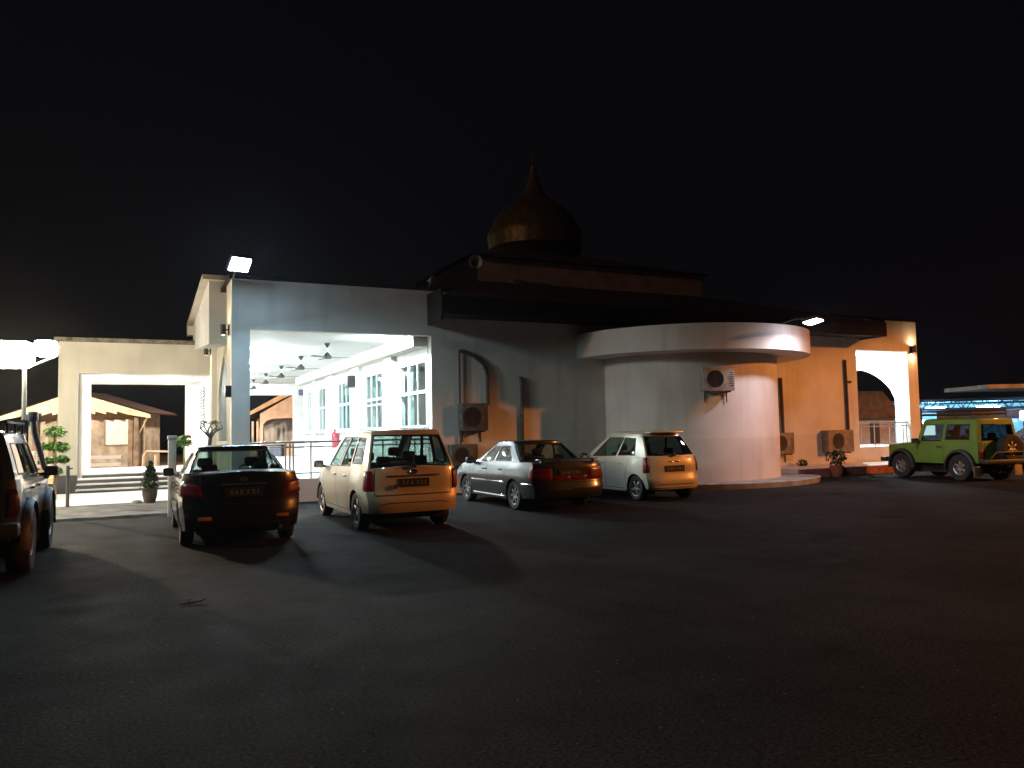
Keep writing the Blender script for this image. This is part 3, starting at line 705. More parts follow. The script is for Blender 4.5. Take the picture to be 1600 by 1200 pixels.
    for key, g_ in G.items():
        n_ = key if isinstance(key, str) else 'side_window'
        gm = S.get('glass', G_car)
        if n_ == 'rear_window': gm = S.get('rglass', gm)
        if isinstance(key, tuple) and S.get('dark_side') and key[1] in S['dark_side']: gm = G_dark
        go = bld(g_, n_, gm, merge=.0012)
        bm_ = bmesh.new(); bm_.from_mesh(go.data)
        be = [e for e in bm_.edges if len(e.link_faces) == 1]
        sm_ = MB()
        for e in be: sm_.tube([e.verts[0].co, e.verts[1].co], U.get('seal', .010), 5, cap=False)
        bm_.free(); bld(sm_, 'window_seal', S.get('sealmat', M_trim), go)
    # patches on the shell
    def patch(f, quad, off, n_, m, nu=7, nv=7, sgn=1, dest=T, flat=False, mb=None):
        (a, b, c, d) = quad; P = []
        def sp(u, v):
            p = (a[0] * (1 - u) + b[0] * u) * (1 - v) + (d[0] * (1 - u) + c[0] * u) * v
            q = (a[1] * (1 - u) + b[1] * u) * (1 - v) + (d[1] * (1 - u) + c[1] * u) * v
            return f(p, q)
        e = 1e-3
        for j in range(nv + 1):
            row = []
            for i in range(nu + 1):
                u, v = i / nu, j / nv; p0 = sp(u, v)
                du = sp(min(1, u + e), v) - sp(max(0, u - e), v); dv = sp(u, min(1, v + e)) - sp(u, max(0, v - e))
                nn = du.cross(dv); nn = nn.normalized() if nn.length > 1e-12 else Vector((-1, 0, 0))
                cen = Vector((L / 2, 0, p0.z))
                if nn.dot(p0 - cen) < 0: nn = -nn
                k = 1 if flat else min(1, 6 * min(u, 1 - u)) ** .5 * min(1, 6 * min(v, 1 - v)) ** .5
                q = p0 + nn * (off * k if not flat else off)
                if k == 0 and not flat: q = p0 - nn * .002
                row.append(q if sgn == 1 else mir(q))
            P.append(row)
        o_ = mb or MB(); o_.grid(P)
        return bld(o_, n_, m, dest) if n_ else o_
    lowr = lambda h, z: low(h, z) if h >= 0 else mir(low(-h, z))
    lowf = lambda h, z: low(h, z, 'f')
    for spec in S['tail']:
        for sg in (1, -1): patch(low, spec['q'], spec.get('off', .02), 'tail_light', spec.get('m', M_lens), sgn=sg, nu=10)
    for sg in (1, -1): patch(lowf, S['head'], .015, 'headlight', M_lensw, sgn=sg, nu=8)
    def strip(f, pts, w_, mb=None, off=.002, both=True):
        for sg in ((1, -1) if both else (1,)):
            mb = MB()
            for (a, b) in zip(pts, pts[1:]):
                dx, dz = b[0] - a[0], b[1] - a[1]; l_ = math.hypot(dx, dz); nx, nz = -dz / l_ * w_ / 2, dx / l_ * w_ / 2
                patch(f, [(a[0] - nx, a[1] - nz), (b[0] - nx, b[1] - nz), (b[0] + nx, b[1] + nz), (a[0] + nx, a[1] + nz)], off, None, None, nu=max(2, int(l_ / .08)), nv=1, sgn=sg, flat=True, mb=mb)
            bld(mb, 'panel_gap', M_seam)
    for pts in S.get('rear_seams', []): strip(low, pts, .012)
    for pts in S.get('side_seams', []): strip(side, pts, .010)
    if S.get('rear_trim'):
        for (q, m) in S['rear_trim']: 
            mb = MB()
            for sg in (1, -1): patch(low, q, .012, None, None, nu=10, sgn=sg, mb=mb)
            bld(mb, 'trim_strip', m)
    if S.get('side_trim'):
        mb = MB()
        for (q, off) in S['side_trim']:
            for sg in (1, -1): patch(side, q, off, None, None, nu=24, nv=4, sgn=sg, mb=mb)
        bld(mb, 'side_moulding', S.get('trimmat', pm))
    # number plate: black with white characters too far to read
    pz, pw, ph = S['plate'][0], .26, .065
    py = S['plate'][1] if len(S['plate']) > 1 else 0
    px = min(xr(pz - ph), xr(pz + ph)) - .012
    pl = bld(MB().box(px, px + .02, py - pw, py + pw, pz - ph, pz + ph), 'number_plate', M_plate)
    tx = MB(); yy = py + pw - .07; rnd = random.Random(S.get('seed', 1))
    for i in range(7):
        w2 = .036; k = rnd.choice((0, 1, 2, 3)); z0, z1 = pz - ph * .5, pz + ph * .5
        if i == 3: yy -= .03; continue
        tx.box(px - .003, px - .0005, yy - .009, yy, z0, z1)
        if k in (0, 2): tx.box(px - .003, px - .0005, yy - w2, yy - w2 + .009, z0, z1)
        if k in (0, 1): tx.box(px - .003, px - .0005, yy - w2 + .0095, yy - .0095, z1 - .011, z1)
        if k in (1, 2, 3): tx.box(px - .003, px - .0005, yy - w2 + .0095, yy - .0095, pz - .006, pz + .006)
        if k in (0, 3): tx.box(px - .003, px - .0005, yy - w2 + .0095, yy - .0095, z0, z0 + .011)
        yy -= .068
    bld(tx, 'plate_characters', M_ptxt, pl)
    # wing mirrors, door handles
    for sg in (1, -1):
        x, z = S['mirror']
        y0 = U['wb'] - .03
        m = MB().box(x - .06, x + .07, (y0 + .09) , (y0 + .27), z - .065, z + .075, bev=.035); m.tube([(x + .03, y0 - .02, z - .05), (x + .02, y0 + .13, z - .03)], .022, 6)
        if sg == -1: m.v = [mir(q) for q in m.v]
        mo = bld(m, 'wing_mirror', S.get('mirror_mat', pm))
        g_ = MB().box(x - .066, x - .0605, y0 + .12, y0 + .245, z - .045, z + .055)
        if sg == -1: g_.v = [mir(q) for q in g_.v]
        bld(g_, 'mirror_glass', M_chrome, mo)
        for (x, z) in S['handles']:
            p_ = side(x, z); h_ = MB().box(x - .09, x + .09, p_.y + .004, p_.y + .035, z - .018, z + .014, bev=.012)
            if sg == -1: h_.v = [mir(q) for q in h_.v]
            bld(h_, 'door_handle', S.get('handle_mat', pm))
    # underside and wheel wells
    ub = MB().box(.25, L - .3, -W + .24, W - .24, .2, .36)
    for a in axles:
        for sg in (1, -1):
            for yy0, yy1 in ((W - .025, W - .30),):
                P = [[Vector((a + (RA + .004) * math.cos(math.pi * i / 16), sg * yy, ra + (RA + .004) * .98 * math.sin(math.pi * i / 16))) for i in range(17)] for yy in (yy0, yy1)]
                ub.grid(P)
            ub.add([Vector((a + (RA + .02) * math.cos(math.pi * i / 16), sg * (W - .3), ra * .5 + (RA + .1) * math.sin(math.pi * i / 16))) for i in range(17)], [tuple(range(17))])
    ub.box(S['cab']['xr'][0] + .12, S['cab']['xf'][0] + .1, -W + .12, W - .12, .45, .5)
    ub.box(.12, .2, -W + .2, W - .2, S['zbr'] + .01, S['zbr'] + .12)
    bld(ub, 'underbody', M_under)
    # wheels
    tb, kb = make_wheel(ra, S.get('tw', .19), S.get('spokes', 5), S.get('rim', M_rim), S.get('rimr', .66))
    first = None
    for a in axles:
        for sg in (1, -1):
            yo = sg * (W - S.get('tw', .19) / 2 - S.get('tuck', .035))
            if first is None:
                wo = bld(tb, 'wheel', M_tyre); bld(kb, 'rim', S.get('rim', M_rim), wo); first = wo
            else:
                wo = first.copy(); col.objects.link(wo); wo.parent = T
                ro = first.children[0].copy(); col.objects.link(ro); ro.parent = wo
            wo.location = (a, yo, ra); wo.rotation_euler = (0, R(37 * len(T.children) % 360), math.pi if sg == 1 else 0)
    # seats
    for (x, y, w_, z0, z1, hd) in S['seats']:
        m = MB().box(x - .10, x + .10, y - w_ / 2, y + w_ / 2, z0, z1, Matrix.Translation((0, 0, 0)), bev=.06)
        m.box(x - .02, x + .5, y - w_ / 2, y + w_ / 2, z0 - .12, z0 + .04, bev=.05)
        for hy in hd: m.box(x - .12, x - .02, y + hy - .12, y + hy + .12, z1 + .03, z1 + .19, bev=.04); m.tube([(x - .06, y + hy, z1 - .02), (x - .06, y + hy, z1 + .05)], .012, 6)
        bld(m, 'seat', M_seat)
    dsh = MB().box(U['xf'][0] - .75, U['xf'][0] - .25, -W + .16, W - .16, .7, zt(U['xf'][0]) - .03, bev=.05)
    bld(dsh, 'dashboard', M_trim)
    bld(MB().tube([(U['xf'][0] - .8 + .06 * math.sin(a), -S['W'] * .42 + .18 * math.cos(a), zt(U['xf'][0]) + .0 + .17 * math.sin(a)) for a in [i * math.pi / 10 for i in range(21)]], .015, 6), 'steering_wheel', M_trim)
    return T, dict(low=low, side=side, bld=bld, patch=patch, up=up, strip=strip, xr=xr, mir=mir)

def Vx(L, W, H): return None
HEAD = R(90)

# beige minivan ------------------------------------------------------
mpv = dict(L=4.12, W=.82, paint=paint('champagne_paint', (.62, .54, .43), .15, .36), axles=(.78, 3.43), arch=.36, r=.315, seed=3,
    belt=[(0, 1.03), (.6, 1.03), (3.0, 1.0), (3.35, .97), (3.9, .80), (4.1, .70)], sill=[(0, .34), (.4, .30), (1.2, .22), (3.0, .22), (3.8, .28), (4.1, .32)], zbr=.31, zbf=.26,
    rear=[(.2, .10), (.31, .035), (.36, .0), (.58, .0), (.62, .035), (.9, .045), (1.03, .07)], front=[(.25, 4.05), (.4, 4.12), (.55, 4.10), (.75, 4.0), (1.0, 3.9)],
    side=[(.2, .93), (.32, .96), (.55, .995), (.75, 1.0), (.9, .985), (1.03, .955)], cr=.10, nr=.06, nf=.16,
    cab=dict(xr=(.075, .36), rp=1.25, xf=(3.42, 2.32), fp=1.1, wb=.775, wr=.62, roof=1.70, peak=1.7, drop=.10, t=[0, .06, .14, .5, .84, .93, 1.0], s=[0, .05, .10, .20, .30, .335, .44, .55, .585, .70, .80, .86, .93, 1.0],
        windows=[(.10, .30, .14, .84), (.335, .55, .06, .84), (.585, .86, .06, .84)], rt=(.0, .95), ft=(.06, .93), hr=.95, cf=.22, seal=.014),
    glass=G_car, rglass=glass('lightly_tinted_glass', (.38, .46, .44), .015, 1.5),
    tail=[dict(q=[(.865, .66), (1.13, .66), (1.10, 1.0), (.89, 1.0)], off=.022)], head=[(.62, .62), (1.2, .66), (1.22, .80), (.66, .72)],
    rear_seams=[[(0, .60), (.85, .60)], [(.85, .60), (.855, 1.02)], [(0, .47), (.6, .47), (.8, .44)]], side_seams=[[(1.25, .30), (1.25, .6), (1.1, .98)], [(2.05, .28), (2.08, .97)], [(3.05, .3), (3.1, .75), (3.02, .95)], [(1.2, .30), (3.0, .30)]],
    rear_trim=[([(0, .885), (.62, .885), (.60, .915), (0, .915)], M_chrome)],
    plate=(.79,), mirror=(3.0, 1.03), mirror_mat=M_trim, handles=[(1.4, .88), (2.2, .88)],
    seats=[(.75, .33, .5, .62, 1.02, (0,)), (.75, -.33, .5, .62, 1.02, (0,)), (1.55, 0, 1.25, .62, 1.08, (-.38, .38)), (2.35, .36, .5, .62, 1.14, (0,)), (2.35, -.36, .5, .62, 1.14, (0,))])
car_mpv, U1 = car('minivan', 'champagne beige minivan with an upright tailgate parked nose to the lit gallery', 'car', mpv, (4.12, 12.14, 0), HEAD)
U1['bld'](MB().tube([(.02, .0, 1.08), (.03, .25, 1.10), (.06, .52, 1.11)], .012, 6).box(.0, .06, -.04, .04, 1.03, 1.10, bev=.012), 'wiper', M_trim)
U1['bld'](MB().box(-.006, .03, .30, .36, .70, .77, bev=.004), 'badge', M_chrome)
U1['bld'](MB().lathe([(.001, .012), (.06, .008), (.065, 0)], n=20, m=Matrix.Translation((.038, 0, .965)) @ Matrix.Rotation(R(-90), 4, 'Y') @ Matrix.Scale(.7, 4, (1, 0, 0))), 'emblem', M_chrome)

# black sedan --------------------------------------------------------
vios = dict(L=4.3, W=.85, paint=paint('black_paint', (.010, .010, .012), .2, .25), axles=(.92, 3.47), arch=.36, r=.31, seed=5,
    belt=[(0, 1.06), (.3, 1.08), (.9, 1.04), (3.0, .98), (3.35, .94), (4.0, .78), (4.3, .66)], sill=[(0, .30), (.4, .26), (1.4, .2), (3.0, .2), (4.0, .24)], zbr=.27, zbf=.22,
    rear=[(.2, .12), (.27, .06), (.36, .0), (.56, .0), (.62, .04), (.9, .05), (1.02, .03), (1.08, .06)], front=[(.2, 4.22), (.4, 4.3), (.6, 4.26), (.9, 4.1)],
    side=[(.2, .93), (.35, .965), (.55, .995), (.72, 1.0), (.9, .975), (1.08, .92)], cr=.20, nr=.09, nf=.2, p=3.2, crown=.035,
    cab=dict(xr=(.62, 1.28), rp=1.0, xf=(3.38, 2.25), fp=1.1, wb=.74, wr=.56, roof=1.46, peak=1.85, drop=.12, t=[0, .08, .16, .5, .85, .94, 1.0], s=[0, .05, .10, .2, .30, .33, .45, .54, .57, .70, .82, .86, .93, 1.0],
        windows=[(.10, .30, .16, .85), (.33, .54, .08, .85), (.57, .86, .08, .85)], rt=(.08, .94), ft=(.08, .94), hr=.95, cf=.24),
    glass=G_car, rglass=glass('lightly_tinted_glass'),
    tail=[dict(q=[(.66, .72), (1.22, .76), (1.14, .98), (.74, .92)], off=.025)], head=[(.6, .6), (1.25, .66), (1.3, .82), (.66, .72)],
    rear_seams=[[(0, .64), (.62, .64), (.66, .72)], [(.74, .92), (.78, 1.06)], [(0, .36), (.8, .36)]], side_seams=[[(1.35, .3), (1.35, .6), (1.2, 1.0)], [(2.15, .26), (2.18, .98)], [(3.1, .3), (3.12, .95)], [(1.3, .28), (3.1, .28)]],
    rear_trim=[([(0, .90), (.40, .90), (.40, .93), (0, .93)], M_chrome)],
    plate=(.80,), mirror=(3.02, 1.0), handles=[(1.5, .86), (2.3, .86)],
    seats=[(1.25, 0, 1.25, .5, .98, (-.38, .38)), (2.2, .37, .5, .5, 1.06, (0,)), (2.2, -.37, .5, .5, 1.06, (0,))])
car_vios, U2 = car('black_sedan', 'glossy black rounded sedan parked nose in beside the white post', 'car', vios, (1.42, 11.72, 0), HEAD)
U2['bld'](MB().lathe([(.001, .012), (.05, .008), (.055, 0)], n=20, m=Matrix.Translation((.034, 0, .985)) @ Matrix.Rotation(R(-90), 4, 'Y') @ Matrix.Scale(.7, 4, (1, 0, 0))), 'emblem', M_chrome)
U2['bld'](MB().box(.015, .04, .44, .62, .42, .47, bev=.01), 'reflector', M_lenso)
U2['bld'](MB().box(.015, .04, -.62, -.44, .42, .47, bev=.01), 'reflector', M_lenso)
U2['bld'](MB().tube([(-.02, -.5, .28), (.25, -.5, .28)], .03, 10), 'exhaust_pipe', M_chrome)

# silver sedan -------------------------------------------------------
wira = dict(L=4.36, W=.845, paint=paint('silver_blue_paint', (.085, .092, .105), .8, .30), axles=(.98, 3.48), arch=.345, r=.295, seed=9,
    belt=[(0, .95), (.25, .97), (.9, .96), (3.1, .92), (3.45, .90), (4.1, .74), (4.36, .62)], sill=[(0, .30), (.4, .26), (1.4, .19), (3.0, .19), (4.0, .22)], zbr=.26, zbf=.2,
    rear=[(.18, .10), (.26, .04), (.34, .0), (.52, .0), (.56, .05), (.8, .06), (.9, .05), (.97, .10)], front=[(.2, 4.28), (.4, 4.36), (.55, 4.34), (.8, 4.22)],
    side=[(.2, .94), (.35, .97), (.55, .995), (.68, 1.0), (.82, .985), (.97, .94)], cr=.13, nr=.07, nf=.14, p=4, crown=.03,
    cab=dict(xr=(.72, 1.30), rp=.9, xf=(3.36, 2.42), fp=1.0, wb=.755, wr=.585, roof=1.395, peak=1.9, drop=.10, t=[0, .08, .5, .86, .95, 1.0], s=[0, .05, .10, .14, .30, .44, .50, .53, .66, .78, .86, .92, 1.0],
        windows=[(.14, .50, .08, .86), (.53, .86, .08, .86)], rt=(.08, .95), ft=(.08, .95), hr=.95, cf=.2),
    glass=G_car, rglass=G_car,
    tail=[dict(q=[(.50, .60), (1.12, .62), (1.08, .85), (.50, .85)], off=.02)], head=[(.5, .55), (1.12, .58), (1.12, .72), (.52, .68)],
    rear_seams=[[(0, .57), (.92, .57)], [(.46, .60), (.47, .9)]], side_seams=[[(1.4, .3), (1.38, .6), (1.22, .94)], [(2.22, .24), (2.24, .93)], [(3.18, .28), (3.2, .9)], [(1.35, .25), (3.15, .25)]],
    rear_trim=[([(0, .61), (.46, .61), (.46, .70), (0, .70)], M_lens), ([(0, .425), (.98, .425), (.98, .455), (0, .455)], M_trim)],
    side_trim=[([(1.36, .50), (3.1, .50), (3.1, .56), (1.36, .56)], .014), ([(.2, .50), (.60, .50), (.60, .56), (.2, .56)], .014), ([(1.36, .20), (3.1, .20), (3.1, .27), (1.36, .27)], .02)], trimmat=M_chrome,
    plate=(.76,), mirror=(3.0, .95), mirror_mat=M_trim, handles=[(1.56, .80), (2.36, .80)], handle_mat=M_trim, rim=mat('steel_rim', (.22, .22, .23), .5, .6), rimr=.62, spokes=7,
    seats=[(1.25, 0, 1.2, .45, .90, (-.36, .36)), (2.25, .36, .48, .45, 1.0, (0,)), (2.25, -.36, .48, .45, 1.0, (0,))])
car_wira, U3 = car('silver_sedan', 'silver grey boxy sedan with a dark boot between the beige minivan and white hatchback', 'car', wira, (7.72, 13.22, 0), HEAD)
U3['bld'](MB().box(.10, .28, -.66, .66, 1.005, 1.03, bev=.01).box(.15, .22, -.60, -.54, .93, 1.01).box(.15, .22, .54, .60, .93, 1.01), 'spoiler', wira['paint'])
U3['bld'](MB().tube([(.12, -.45, .24), (.4, -.45, .25)], .025, 10), 'exhaust_pipe', M_chrome)

# white hatchback ----------------------------------------------------
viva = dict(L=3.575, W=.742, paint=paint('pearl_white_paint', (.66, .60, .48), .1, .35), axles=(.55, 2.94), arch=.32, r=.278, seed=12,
    belt=[(0, .96), (.4, .97), (2.4, .92), (2.9, .86), (3.3, .72), (3.57, .60)], sill=[(0, .28), (.2, .26), (1.0, .19), (2.4, .19), (3.3, .22)], zbr=.25, zbf=.2,
    rear=[(.18, .1), (.25, .03), (.32, .0), (.48, .0), (.52, .04), (.8, .05), (.97, .09)], front=[(.2, 3.5), (.35, 3.575), (.5, 3.55), (.8, 3.4)],
    side=[(.2, .94), (.35, .97), (.5, .995), (.65, 1.0), (.8, .985), (.97, .95)], cr=.11, nr=.05, nf=.16, p=4.5,
    cab=dict(xr=(.10, .42), rp=1.3, xf=(2.92, 1.95), fp=1.05, wb=.70, wr=.545, roof=1.535, peak=1.55, drop=.12, t=[0, .08, .16, .5, .84, .94, 1.0], s=[0, .05, .10, .15, .28, .42, .455, .56, .70, .80, .88, .94, 1.0],
        windows=[(.15, .42, .08, .84), (.455, .88, .08, .84)], rt=(.05, .90), ft=(.08, .94), hr=.95, cf=.2),
    glass=G_car, rglass=G_dark,
    tail=[dict(q=[(.90, .62), (1.10, .60), (1.08, .96), (.93, .96)], off=.02)], head=[(.6, .52), (1.15, .56), (1.2, .76), (.64, .66)],
    rear_seams=[[(0, .51), (.88, .51)], [(.88, .51), (.9, .95)], [(0, .36), (.7, .36)]], side_seams=[[(.92, .3), (.92, .55), (.78, .95)], [(1.72, .24), (1.74, .92)], [(2.58, .28), (2.6, .84)], [(.95, .25), (2.5, .25)]],
    rear_trim=[([(0, .835), (.25, .835), (.25, .865), (0, .865)], M_chrome), ([(0, .285), (.96, .285), (.96, .31), (0, .31)], M_lensw)],
    plate=(.70,), mirror=(2.5, .95), mirror_mat=M_trim, handles=[(1.08, .82), (1.88, .82)], tuck=.03, tw=.17,
    seats=[(.75, 0, 1.05, .5, .95, (-.32, .32)), (1.65, .33, .46, .5, 1.05, (0,)), (1.65, -.33, .46, .5, 1.05, (0,))])
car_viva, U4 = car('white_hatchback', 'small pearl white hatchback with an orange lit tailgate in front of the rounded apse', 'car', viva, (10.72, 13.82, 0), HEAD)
U4['bld'](MB().tube([(.05, .0, 1.0), (.06, .2, 1.02), (.09, .42, 1.03)], .011, 6).box(.03, .09, -.03, .03, .97, 1.03, bev=.01), 'wiper', M_trim)
U4['bld'](MB().box(.27, .5, -.46, .46, 1.49, 1.52, bev=.014), 'spoiler', viva['paint'])

# green off-roader ---------------------------------------------------
M_grn = mat('green_paint', (.11, .225, .03), .5, 0, n_scale=2, n_amt=.1, coat=.25)
jim = dict(L=3.25, W=.70, paint=M_grn, axles=(.60, 2.63), arch=.42, r=.36, seed=15,
    belt=[(0, 1.06), (1.9, 1.06), (2.15, 1.04), (3.2, .96)], sill=[(0, .50), (.5, .46), (3.2, .46)], zbr=.50, zbf=.5,
    rear=[(.4, .0), (1.1, .0)], front=[(.4, 3.25), (.9, 3.25), (1.1, 3.2)],
    side=[(.4, .985), (.6, 1.0), (.95, 1.0), (1.06, .985)], cr=.04, nr=.0, nf=.05, p=8, cf=.06,
    cab=dict(xr=(.0, .05), xf=(2.12, 1.92), wb=.69, wr=.61, roof=1.70, peak=1.1, drop=.03, taper=.0, cr=.05, cf=.06, t=[0, .05, .12, .5, .80, .9, 1.0], s=[0, .05, .12, .3, .52, .585, .7, .82, .93, .96, 1.0],
        windows=[(.12, .52, .12, .80), (.585, .93, .05, .80)], rt=(.05, .82), ft=(.05, .88), hr=.82, hf=.9, seal=.014),
    glass=G_dark, rglass=G_dark,
    tail=[dict(q=[(.83, .60), (.96, .60), (.96, .86), (.83, .86)], off=.03)], head=[(.5, .72), (.85, .72), (.85, .90), (.5, .90)],
    rear_seams=[[(.72, .52), (.72, 1.05)], [(0, .52), (.72, .52)]], side_seams=[[(1.15, .5), (1.15, 1.05)], [(2.05, .5), (2.05, 1.05)]],
    plate=(.46, -.1), mirror=(1.98, 1.08), mirror_mat=M_trim, handles=[(1.28, .92)], handle_mat=M_trim, tuck=-.07, tw=.24, rimr=.52, spokes=6,
    seats=[(.5, 0, .9, .7, 1.1, (-.25, .25)), (1.25, .32, .45, .65, 1.2, (0,)), (1.25, -.32, .45, .65, 1.2, (0,))])
car_jim, U5 = car('green_offroader', 'lime green boxy off-roader with roof rack and rear spare wheel', 'car', jim, (20.66, 12.89, 0), HEAD - R(9))
bld5 = U5['bld']
for a in jim['axles']:
    for sg in (1, -1):
        fl = MB()
        P = [[Vector((a + rr * math.cos(math.pi * (i / 14 * 1.1 - .05)), sg * yy, .36 + rr * math.sin(math.pi * (i / 14 * 1.1 - .05)))) for i in range(15)] for rr, yy in ((.50, .695), (.485, .78), (.42, .80), (.40, .70))]
        fl.grid(P)
        bld5(fl, 'fender_flare', M_trim)
rk = MB()
for y in (-.56, -.28, 0, .28, .56): rk.tube([(.25, y, 1.80), (1.95, y, 1.80)], .026, 6)
for x in (.25, .65, 1.1, 1.5, 1.95): rk.tube([(x, -.58, 1.80), (x, .58, 1.80)], .026, 6)
for y in (-.58, .58): rk.tube([(.25, y, 1.90), (1.95, y, 1.90)], .026, 6)
rk.tube([(1.95, -.58, 1.90), (1.95, .58, 1.90)], .026, 6); rk.tube([(.25, -.58, 1.90), (.25, .58, 1.90)], .026, 6)
for x in (.25, .8, 1.4, 1.95):
    for y in (-.58, .58): rk.tube([(x, y, 1.66), (x, y, 1.90)], .014, 6)
rk.box(.27, 1.93, -.55, .55, 1.80, 1.84); bld5(rk, 'roof_rack', M_black)
tb, kb = make_wheel(.36, .22, 6, M_rim, .52)
sw = bld5(tb, 'spare_wheel', M_tyre); sr = bld5(kb, 'rim', M_rim, sw)
sw.location = (-.17, -.16, .88); sw.rotation_euler = (0, 0, R(-90))
bm5 = MB().box(-.34, -.16, -.80, .80, .48, .60, bev=.03)
for y in (-.62, .62): bm5.box(-.18, .25, y - .05, y + .05, .50, .58)
bm5.tube([(-.33, -.7, .62), (-.33, -.5, .78), (-.33, .5, .78), (-.33, .7, .62)], .025, 8)
bld5(bm5, 'rear_bumper', M_dark)
bld5(MB().box(3.22, 3.42, -.78, .78, .46, .60, bev=.03), 'front_bumper', M_dark)
for y in (-.70, .70): bld5(MB().box(.07, .085, y - .13, y + .13, .14, .42, bev=.005), 'mud_flap', mat('pale_mud_flap', (.40, .32, .22), .7))
bld5(MB().box(.5, 2.3, -.2, .3, .28, .46), 'chassis', M_under)

# dark four-wheel drive at the left edge, with a snorkel -----------------
suv = dict(L=4.0, W=.80, paint=paint('grey_green_paint', (.05, .056, .06), .3, .35), axles=(.75, 3.05), arch=.45, r=.40, seed=18,
    belt=[(0, 1.15), (2.4, 1.12), (2.75, 1.10), (3.9, .98)], sill=[(0, .55), (.5, .5), (3.9, .5)], zbr=.56, zbf=.55,
    rear=[(.4, .02), (.9, .0), (1.2, .03)], front=[(.4, 3.95), (.7, 4.0), (1.1, 3.9)],
    side=[(.4, .96), (.65, .995), (.9, 1.0), (1.05, .985), (1.2, .95)], cr=.09, nr=.03, nf=.08, p=6, cf=.12,
    cab=dict(xr=(.04, .16), xf=(2.72, 2.22), wb=.76, wr=.62, roof=1.74, peak=1.3, drop=.06, taper=.02, cr=.08, cf=.1, t=[0, .06, .12, .5, .80, .9, 1.0], s=[0, .05, .10, .25, .36, .40, .55, .64, .68, .8, .93, .96, 1.0],
        windows=[(.10, .36, .12, .80), (.40, .64, .06, .80), (.68, .93, .06, .80)], rt=(.06, .84), ft=(.06, .9), hr=.86, hf=.9, seal=.014),
    glass=G_car, rglass=G_dark, dark_side=(0,),
    tail=[dict(q=[(.86, .72), (1.04, .72), (1.03, 1.05), (.87, 1.05)], off=.025, m=mat('shaded_red_lens', (.06, .004, .006), .3))], head=[(.5, .74), (1.0, .74), (1.0, .92), (.5, .92)],  # red lens colour darkened so this rear looks unlit
    rear_seams=[[(.80, .60), (.82, 1.14)], [(0, .62), (.8, .62)]], side_seams=[[(1.2, .56), (1.15, 1.12)], [(1.95, .54), (1.95, 1.12)], [(2.65, .54), (2.65, 1.1)]],
    plate=(.72, .35), mirror=(2.45, 1.16), mirror_mat=M_trim, handles=[(1.3, 1.0), (2.05, 1.0)], tuck=-.07, tw=.26, rimr=.50, spokes=6,
    seats=[(.8, 0, 1.0, .75, 1.2, (-.3, .3)), (1.7, .35, .48, .75, 1.28, (0,)), (1.7, -.35, .48, .75, 1.28, (0,))])
car_suv, U6 = car('dark_offroader', 'grey four-wheel drive with a snorkel and chunky tyres, cut off at the left edge', 'car', suv, (-1.98, 10.45, 0), HEAD)
b6 = U6['bld']
for a in suv['axles']:
    for sg in (1, -1):
        fl = MB()
        P = [[Vector((a + rr * math.cos(math.pi * (i / 14 * 1.1 - .05)), sg * yy, .40 + rr * math.sin(math.pi * (i / 14 * 1.1 - .05)))) for i in range(15)] for rr, yy in ((.52, .79), (.50, .86), (.46, .89), (.44, .80))]
        fl.grid(P)
        b6(fl, 'fender_flare', M_trim)
sn = MB().tube([(3.0, -.80, 1.06), (2.86, -.83, 1.14), (2.70, -.80, 1.2), (2.25, -.71, 1.72), (2.20, -.70, 1.88)], .040, 10)
sn.box(2.10, 2.30, -.76, -.64, 1.86, 2.0, bev=.03)
b6(sn, 'snorkel', mat('grey_snorkel', (.60, .68, .74), .5))
sn = MB().tube([(2.0, -.62, 1.70), (1.98, -.64, 1.86), (1.8, -.5, 1.86)], .02, 6)
for x in (.4, 1.1, 1.8): sn.tube([(x, -.62, 1.82), (x, .62, 1.82)], .018, 6); sn.tube([(x, -.62, 1.69), (x, -.62, 1.82)], .018, 6); sn.tube([(x, .62, 1.69), (x, .62, 1.82)], .018, 6)
for y in (-.62, .62): sn.tube([(.3, y, 1.82), (1.9, y, 1.82)], .018, 6)
b6(sn, 'roof_rack', M_dark)
b6(MB().box(-.2, .0, -.82, .82, .52, .68, bev=.03), 'rear_bumper', M_dark)
tb, kb = make_wheel(.38, .25, 6, M_rim, .5)
sw = b6(tb, 'spare_wheel', M_tyre); b6(kb, 'rim', M_rim, sw); sw.location = (-.16, -.12, 1.0); sw.rotation_euler = (0, 0, R(-90))

# dark van behind the off-roader, at the right edge
mpv2 = dict(mpv); mpv2['paint'] = paint('plum_grey_paint', (.10, .085, .10), .3, .4); mpv2['seed'] = 22; mpv2['rear_trim'] = None
car_van, _u = car('parked_van', 'dark van partly hidden behind the green off-roader at the right edge', 'car', mpv2, (27.1, 12.95, 0), HEAD + R(4))

# ------------------------------------------------------------------ plants and posts
def leaves(mb, c, rad, n, size, flat=.3, rnd=random, shell=.35):
    c = Vector(c)
    for _ in range(n):
        d = Vector((rnd.gauss(0, 1), rnd.gauss(0, 1), rnd.gauss(0, 1))).normalized(); k = shell + (1 - shell) * rnd.random() ** .5
        p = c + Vector((d.x * rad[0], d.y * rad[1], d.z * rad[2])) * k
        a = Vector((rnd.gauss(0, 1), rnd.gauss(0, 1), rnd.gauss(0, flat))).normalized(); b = a.cross(Vector((rnd.gauss(0, .6), rnd.gauss(0, .6), 1))).normalized()
        l = size * rnd.uniform(.6, 1.3)
        mb.add([p - a * l * .5, p + b * l * .25, p + a * l * .5 + Vector((0, 0, -.15 * l)), p - b * l * .25], [(0, 1, 2, 3)])
    return mb
def lathe_pot(r, h): return [(.001, .0), (r * .7, 0), (r * .95, h * .5), (r, h * .9), (r * 1.08, h * .92), (r * 1.08, h), (r * .9, h), (r * .88, h * .88), (.001, h * .88)]
